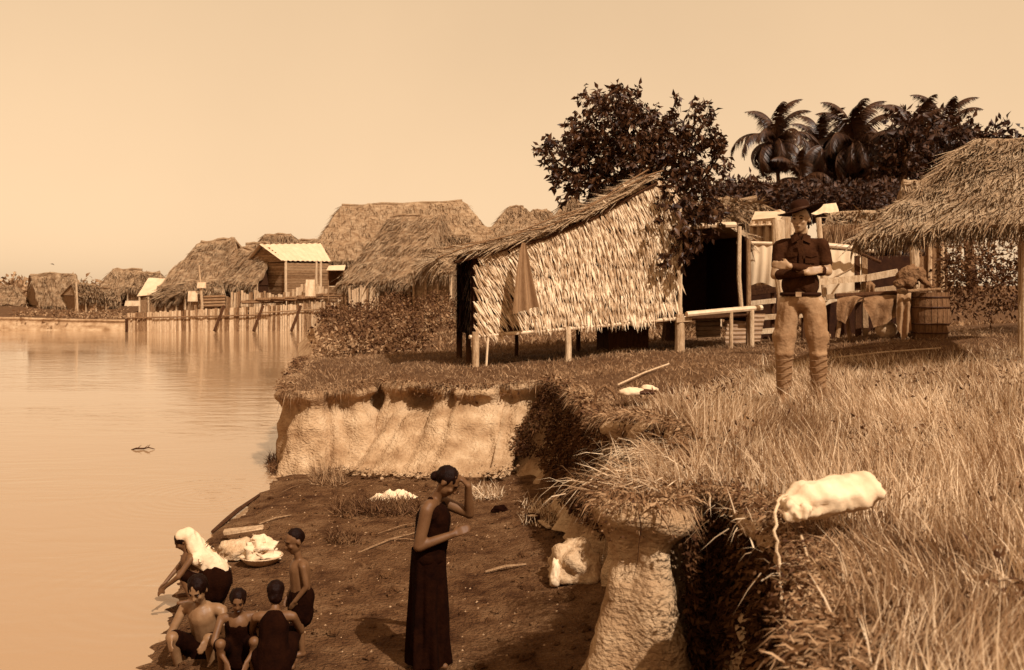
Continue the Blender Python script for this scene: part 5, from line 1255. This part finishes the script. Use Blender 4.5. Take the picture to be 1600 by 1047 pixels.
def soldier():
    g = zt(*SOL); P = Rig((SOL[0], SOL[1], g), R(-14), 1.045)
    t = thing('person', 'soldier in dark shirt and brimmed hat standing with folded arms in the grass', 'person', P.loc)
    b = MB()
    # legs
    for s_, x in ((-1, -.12), (1, .13)):
        b.capsule(P(x, 0, .90), P(x * 1.12, -.03, .50), .085, .058); b.capsule(P(x * 1.12, -.03, .50), P(x * 1.15, .03, .10), .055, .038)
        b.capsule(P(x * 1.15, .05, .05), P(x * 1.35, -.16, .035), .04, .032)
    b.ell(P(0, 0, .95), (.155, .105, .12), P.M); b.capsule(P(0, 0, 1.0), P(0, 0, 1.3), .10, .095); b.ell(P(0, .0, 1.30), (.16, .08, .15), P.M)
    b.capsule(P(-.13, .01, 1.42), P(.13, .01, 1.42), .05, .05); b.capsule(P(0, .01, 1.42), P(0, -.015, 1.56), .056, .052)
    q, M, s = add_head(b, P, (0, -.03, 1.632), R(6), R(-18))
    # arms: shoulder > elbow > wrist
    SH = {-1: P(-.17, .0, 1.39), 1: P(.17, .0, 1.40)}; EL = {-1: P(-.215, -.05, 1.15), 1: P(.225, -.03, 1.18)}
    WR = {-1: P(.04, -.175, 1.17), 1: P(-.10, -.215, 1.225)}
    for k in (-1, 1): b.capsule(SH[k], EL[k], .052, .042); b.capsule(EL[k], WR[k], .042, .028)
    hand(b, WR[1], P.M @ Vector((-1, .1, .12)), P.M @ Vector((0, 1, 0)), 1.0, .5, -1); hand(b, WR[-1], P.M @ Vector((1, .15, .25)), P.M @ Vector((0, 1, -.2)), 1.0, .4, 1)
    body = solid(b, 'body', MATS['skin_tan'], t, .0085, 4)
    face_bits(q, M, s, body)
    # hair rim
    h = MB(); h.ell(q(0, .02, .035), (.078, .093, .086), M); solid(h, 'hair', MATS['hair'], t, .012, 2)
    # shirt
    c = MB(); c.ell(P(0, .0, 1.27), (.178, .128, .21), P.M); c.ell(P(0, -.005, 1.07), (.165, .13, .15), P.M); c.ell(P(0, 0, 1.38), (.165, .105, .09), P.M)
    c.capsule(P(-.14, .01, 1.405), P(.14, .01, 1.41), .066, .066); c.capsule(P(0, .012, 1.44), P(0, .0, 1.485), .082, .070)
    for k in (-1, 1): c.capsule(SH[k], lerp(SH[k], EL[k], .62), .070, .060)
    sh = solid(c, 'shirt', MATS['shirt'], t, .010, 5, .014, 11)
    for k in (-1, 1):
        c = MB(); c.capsule(lerp(EL[k], WR[k], .16), lerp(EL[k], WR[k], .90), .049, .036); solid(c, 'sleeve', MATS['shirt'], sh, .010, 3, .006, 16)
    cl = MB()
    for k in (-1, 1): cl.slab([P(.0 + k * .008, -.098, 1.455), P(k * .075, -.062, 1.42) + Vector((0, -.03, 0)), P(k * .085, -.03, 1.49), P(k * .03, -.072, 1.51)], .012)
    cl.build('collar', MATS['shirt'], sh)
    def fx(x, z): return -.128 * math.sqrt(max(0, 1 - (x / .185) ** 2)) - (.014 if z > 1.2 else .016)
    for k in (-1, 1):
        pk = MB(); x0 = k * .085; pk.sheet(lambda u, v: P(x0 + (u - .5) * .10, fx(x0 + (u - .5) * .10, 1.3) - .012, 1.335 - v * .085), 6, 3); pk.sheet(lambda u, v: P(x0 + (u - .5) * .11, fx(x0 + (u - .5) * .11, 1.3) - .022, 1.345 - v * (.03 + .015 * (1 - abs(2 * u - 1)))), 6, 2)
        pk.build('pocket', MATS['shirt'], sh)
    pl = MB(); pl.sheet(lambda u, v: P((u - .5) * .035, -.145 + .02 * abs(v - .6), 1.45 - v * .26), 2, 6); pl.build('placket', MATS['shirt'], sh)
    # belt
    be = MB(); be.tube([P(math.cos(a) * .160, math.sin(a) * .124, .985) for a in np.linspace(0, 6.283, 30)], .019, 6, cap=False); bl = be.build('belt', MATS['hat'], t)
    bu = MB(); bu.box(P(-.02, -.15, .985), (.05, .012, .042), P.M); bu.build('buckle', MATS['tin_old'], bl)
    # breeches
    c = MB(); c.ell(P(0, .0, .93), (.175, .13, .12), P.M)
    for x in (-.12, .13):
        c.capsule(P(x * .8, 0, .88), P(x * 1.08, -.02, .62), .108, .100); c.capsule(P(x * 1.15, -.02, .62), P(x * 1.15, -.03, .46), .104, .076)
        c.ell(P(x * 1.15, -.03, .47), (.088, .088, .05), P.M)
    solid(c, 'breeches', MATS['breeches'], t, .010, 5, .016, 8)
    for x in (-.12, .13):
        c = MB(); c.capsule(P(x * 1.14, -.02, .46), P(x * 1.15, .025, .14), .080, .066); c.capsule(P(x * 1.15, .04, .06), P(x * 1.35, -.17, .045), .056, .046); lg = solid(c, 'legging', MATS['leggings'], t, .011, 4, .006, 14)
        for zz_ in (.42, .36, .30, .24, .18):
            lc = MB(); lc.tube([P(x * 1.145 + math.cos(a) * (.062 + .04 * zz_), -.0 + (.14 - zz_) * .12 + math.sin(a) * (.062 + .04 * zz_), zz_ + .01 * math.cos(a)) for a in np.linspace(0, 6.283, 17)], .004, 5, cap=False); lc.build('lace', MATS['cloth_tan'], lg)
    # hat: campaign hat with wide tilted brim
    hm = M @ Matrix.Rotation(R(-6), 3, 'X') @ Matrix.Rotation(R(-14), 3, 'Y'); hc = q(0, .01, .075); h = MB(); nu = 40; prof_ = [(.0, .098), (.03, .102), (.06, .096), (.078, .08), (.088, .05), (.088, .02), (.092, .0), (.10, -.002), (.15, -.010), (.198, -.006), (.20, .0), (.15, -.002), (.10, .008)]
    vs = []
    for r_, z_ in prof_:
        for k in range(nu):
            a = 2 * math.pi * k / nu; rr_ = r_ * (1 + (.06 * math.cos(2 * a + .5) if r_ > .1 else -.0)); dz = (.018 * math.cos(2 * a) if r_ > .12 else 0) - (.02 * max(0, math.cos(a - 1.57)) if z_ > .1 else 0)
            vs.append(hc + hm @ Vector((math.cos(a) * rr_, math.sin(a) * rr_ * 1.12, z_ + dz)))
    fs = [(j * nu + k, j * nu + (k + 1) % nu, (j + 1) * nu + (k + 1) % nu, (j + 1) * nu + k) for j in range(len(prof_) - 1) for k in range(nu)]
    h.add(vs, fs); ho = h.build('hat', MATS['hat'], t, smooth=True)
    hb = MB(); hb.tube([hc + hm @ Vector((math.cos(a) * .092, math.sin(a) * .103, .012)) for a in np.linspace(0, 6.283, 30)], .009, 6, cap=False); hb.build('hat_band', MATS['iron'], ho)
soldier()

def woman():
    x0, y0 = -.62, 7.75; g = beach(x0, y0); P = Rig((x0, y0, g), R(78), 1.0)   # faces right
    t = thing('person', 'woman in dark sleeveless dress standing on the mud with bowed head and raised hand', 'person', P.loc)
    b = MB()
    b.ell(P(0, 0, .84), (.10, .09, .12), P.M); b.capsule(P(0, 0, .85), P(0, -.03, 1.15), .085, .10); b.capsule(P(-.13, -.03, 1.24), P(.13, -.03, 1.24), .05, .05)
    for x in (-.05, .05): b.capsule(P(x, 0, .8), P(x, 0, .42), .062, .05); b.capsule(P(x, 0, .42), P(x, .02, .08), .045, .032); b.capsule(P(x, .03, .04), P(x, -.13, .03), .034, .026)
    b.capsule(P(0, -.03, 1.25), P(0, -.09, 1.345), .046, .042)
    q, M, s = add_head(b, P, (0, -.13, 1.405), R(42), R(4), .98)
    # near arm (her right, towards camera): elbow low, hand in front
    sR, eR, wR = P(-.155, -.02, 1.215), P(-.19, .03, .955), P(-.09, -.21, 1.035)
    b.capsule(sR, eR, .051, .042); b.capsule(eR, wR, .043, .027); hand(b, wR, P.M @ Vector((.2, -.8, .35)), P.M @ Vector((.8, -.1, -.3)), .92, .8, 1)
    # far arm: elbow forward, hand raised to the forehead
    sL, eL, wL = P(.15, -.05, 1.22), P(.14, -.27, 1.14), P(.045, -.285, 1.37)
    b.capsule(sL, eL, .049, .040); b.capsule(eL, wL, .042, .027); hand(b, wL, P.M @ Vector((-.2, .55, .7)), P.M @ Vector((0, .7, -.5)), .92, .6, -1)
    body = solid(b, 'body', MATS['skin_brown'], t, .0085, 4); face_bits(q, M, s, body)
    h = MB(); h.ell(q(0, .018, .034), (.079, .094, .086), M); h.ell(q(0, .095, -.03), (.036, .036, .04), M); solid(h, 'hair', MATS['hair'], t, .009, 2, .006, 34)
    # dress: bodice and long skirt with folds
    c = MB(); c.capsule(P(0, .0, .88), P(0, -.028, 1.12), .128, .135); c.ell(P(0, -.06, 1.12), (.135, .10, .09), P.M); c.capsule(P(-.095, -.03, 1.18), P(.095, -.03, 1.18), .075, .075); c.ell(P(0, .01, .84), (.155, .135, .11), P.M)
    for k in (-1, 1): c.capsule(P(k * .09, .0, 1.17), P(k * .085, -.03, 1.285), .04, .024)
    solid(c, 'bodice', MATS['cloth_black'], t, .010, 4, .006, 14)
    sk = MB()
    def S(u, v):
        a = u * 2 * math.pi; r_ = .142 + .035 * v ** 1.2; f = 1 + (.13 * math.sin(a * 7 + 1.5 * math.sin(v * 3)) + .06 * math.sin(a * 13 + 2 + v)) * v ** .6
        return P(math.cos(a) * r_ * f * 1.0, math.sin(a) * r_ * f * .9 + .01, .90 - v * .86)
    sk.sheet(S, 110, 22); sk.build('skirt', MATS['cloth_black'], t, smooth=True)
    bd = MB(); bd.tube([P(-.105, -.105, 1.13), P(-.12, -.02, 1.165), P(-.1, .06, 1.14)], .006, 5)
woman()

def child_body(b, P, k, pose='stand', lean=0.0):
    """k: scale about a 1 m child"""
    pass
def boy():
    x0, y0 = -1.68, 8.1; g = beach(x0, y0); P = Rig((x0, y0, g), R(-62), .92)   # faces left
    t = thing('person', 'small bare-chested boy in a dark waist cloth standing left of the woman, facing left', 'person', P.loc)
    b = MB(); b.ell(P(0, .02, .50), (.085, .08, .09), P.M); b.capsule(P(0, .01, .52), P(0, .0, .74), .078, .085); b.capsule(P(-.085, 0, .79), P(.085, 0, .79), .034, .034); b.capsule(P(0, 0, .8), P(0, -.02, .88), .032, .032)
    for x in (-.045, .045): b.capsule(P(x, .0, .47), P(x, -.01, .27), .056, .038); b.capsule(P(x, -.01, .27), P(x, .01, .05), .034, .024); b.capsule(P(x, .02, .025), P(x, -.09, .02), .024, .02)
    for k in (-1, 1):
        s_, e, w = P(k * .11, .0, .78), P(k * .135, .02, .62), P(k * .10, -.07, .50); b.capsule(s_, e, .03, .024); b.capsule(e, w, .024, .018); hand(b, w, P.M @ Vector((-k * .3, -.4, -.8)), P.M @ Vector((-k, 0, 0)), .6, .4, k)
    q, M, s = add_head(b, P, (0, -.04, .985), R(18), R(5), .90); body = solid(b, 'body', MATS['skin_brown'], t, .0075, 4); face_bits(q, M, s, body)
    c = MB(); c.capsule(P(0, .015, .50), P(0, .01, .34), .105, .10); solid(c, 'waist_cloth', MATS['cloth_black'], t, .010, 4, .008, 20)
    h = MB(); h.ell(q(0, .018, .036), (.077 * s, .09 * s, .088 * s), M); solid(h, 'hair', MATS['hair'], t, .009, 2, .006, 34)
boy()

def squatter(label, x0, y0, rot, sc, headt, wet='skin_wet', turn=0, hair=True, arms='fwd', zoff=0, leanf=.18, wrapm='cloth_black', wrap2=False):
    g = beach(x0, y0) + zoff; P = Rig((x0, y0, g), rot, sc); t = thing('person', label, 'person', P.loc)
    b = MB(); b.ell(P(0, .12, .20), (.15 * sc, .13 * sc, .12 * sc), P.M); ch = (0, .12 - leanf, .52); b.capsule(P(0, .11, .24), P(*ch), .12 * sc, .13 * sc); b.capsule(P(-.14, ch[1], .58), P(.14, ch[1], .58), .055 * sc, .055 * sc)
    for x in (-.12, .12): b.capsule(P(x, .1, .2), P(x * 1.4, -.25, .40), .08 * sc, .056 * sc); b.capsule(P(x * 1.4, -.25, .40), P(x * 1.3, -.12, .07), .052 * sc, .034 * sc); b.capsule(P(x * 1.3, -.1, .03), P(x * 1.4, -.28, .025), .034 * sc, .028 * sc)
    b.capsule(P(0, ch[1] - .02, .6), P(0, ch[1] - .07, .69), .048 * sc, .045 * sc)
    for k in (-1, 1):
        s_ = P(k * .18, ch[1], .575)
        if arms == 'fwd': e, w = P(k * .24, ch[1] - .15, .38), P(k * .10, ch[1] - .32, .22)
        else: e, w = P(k * .26, ch[1] - .10, .36), P(k * .17, ch[1] - .26, .42)
        b.capsule(s_, e, .045 * sc, .036 * sc); b.capsule(e, w, .036 * sc, .025 * sc); hand(b, w, P.M @ Vector((-k * .2, -.6, -.6)), P.M @ Vector((-k * .6, .3, -.5)), sc * .95, .5, k)
    q, M, s = add_head(b, P, (0, ch[1] - .10, .775), headt, turn, 1.0); body = solid(b, 'body', MATS[wet], t, .0095, 4); face_bits(q, M, s, body)
    c = MB(); c.capsule(P(0, .12, .14), P(0, .11, .30), .19 * sc, .155 * sc); c.capsule(P(-.12, .1, .2), P(-.165, -.2, .37), .105 * sc, .08 * sc); c.capsule(P(.12, .1, .2), P(.165, -.2, .37), .105 * sc, .08 * sc)
    if wrap2: c.capsule(P(0, .11, .28), P(0, ch[1] + .02, .5), .145 * sc, .15 * sc)
    solid(c, 'wrap_cloth', MATS[wrapm], t, .012, 5, .005, 12)
    if hair: h = MB(); h.ell(q(0, .02, .04), (.09 * s, .10 * s, .094 * s), M); h.ell(q(0, .06, -.02), (.075 * s, .062 * s, .07 * s), M); solid(h, 'hair', MATS['hair'], t, .009, 2, .009, 34)
    return t, P, q, M, s
# bather low in the water, facing the camera with bowed head
squatter('bare-shouldered bather squatting in the shallows with bowed head, facing the camera', -2.46, 8.15, R(-8), .90, R(30), arms='knee', leanf=.12, zoff=-.14)
squatter('dark-haired child at the bottom edge, left of the two seen together', -2.07, 7.75, R(12), .72, R(20), 'skin_brown', leanf=.1, wrap2=True)
squatter('dark-haired child at the bottom edge, right of the two seen together', -1.78, 7.68, R(185), .76, R(6), 'skin_brown', leanf=.1, wrap2=True)
# bather with a white cloth over the head
t, P, q, M, s = squatter('washer bending over the water with a white cloth over head and back', -2.84, 9.35, R(-72), .70, R(35), 'skin_brown', leanf=.25, zoff=.1)
cb = MB(); cb.ell(q(0, .045, .04), (.095 * s, .10 * s, .092 * s), M); cb.capsule(q(0, .10, .0), P(0, .0, .55), .075, .115); cb.capsule(P(0, .0, .54), P(0, .22, .36), .125, .11); cb.capsule(P(-.15, -.04, .55), P(.15, -.04, .55), .06, .06)
solid(cb, 'head_cloth', MATS['cloth_white'], t, .010, 3, .03, 9)
cb = MB(); cb.capsule(P(0, .14, .24), P(0, .12, .14), .19, .17); solid(cb, 'wrap_skirt', MATS['cloth_black'], t, .014, 5, .012, 10)
# basin with white laundry
p = bz(408, 882); t = thing('wash_basin', 'shallow pale basin on the mud heaped with laundry', 'basin', p)
mb = MB(); mb.sheet(lambda u, v: p + Vector((math.cos(u * 6.283), math.sin(u * 6.283), 0)) * (.10 + .12 * v) + Vector((0, 0, .005 + .09 * v * v)), 36, 6); mb.build('bowl', MATS['canvas'], t, smooth=True)
mb = MB(); mb.tube([p + Vector((math.cos(a) * .22, math.sin(a) * .22, .095)) for a in np.linspace(0, 6.283, 37)], .008, 6, cap=False); mb.build('rim', MATS['canvas'], t)
lump('laundry_heap', 'tall heap of white laundry piled in the shallow basin', 'laundry', p + Vector((.0, .0, .13)), (.17, .15, .12), 'cloth_white', 3, .6, 0, 6)
lump('laundry_heap', 'small rounded white cloth on top of the laundry heap', 'laundry', p + Vector((-.03, .05, .25)), (.08, .07, .05), 'cloth_white', 13, .35, 0, 4)
p2 = bz(372, 872); lump('laundry_heap', 'flat tan laundry bundle between the washer and the basin', 'laundry', p2 + Vector((0, 0, .07)), (.2, .16, .13), 'canvas', 15, .35, .3, 4)
p3 = bz(378, 848); mb = MB(); mb.bar(p3 + Vector((-.2, 0, .12)), p3 + Vector((.22, .1, .16)), .16, .025, jit=.01); mb.build('washing_board', MATS['wood_pale'], label='pale flat washing board resting behind the laundry', cat='board')
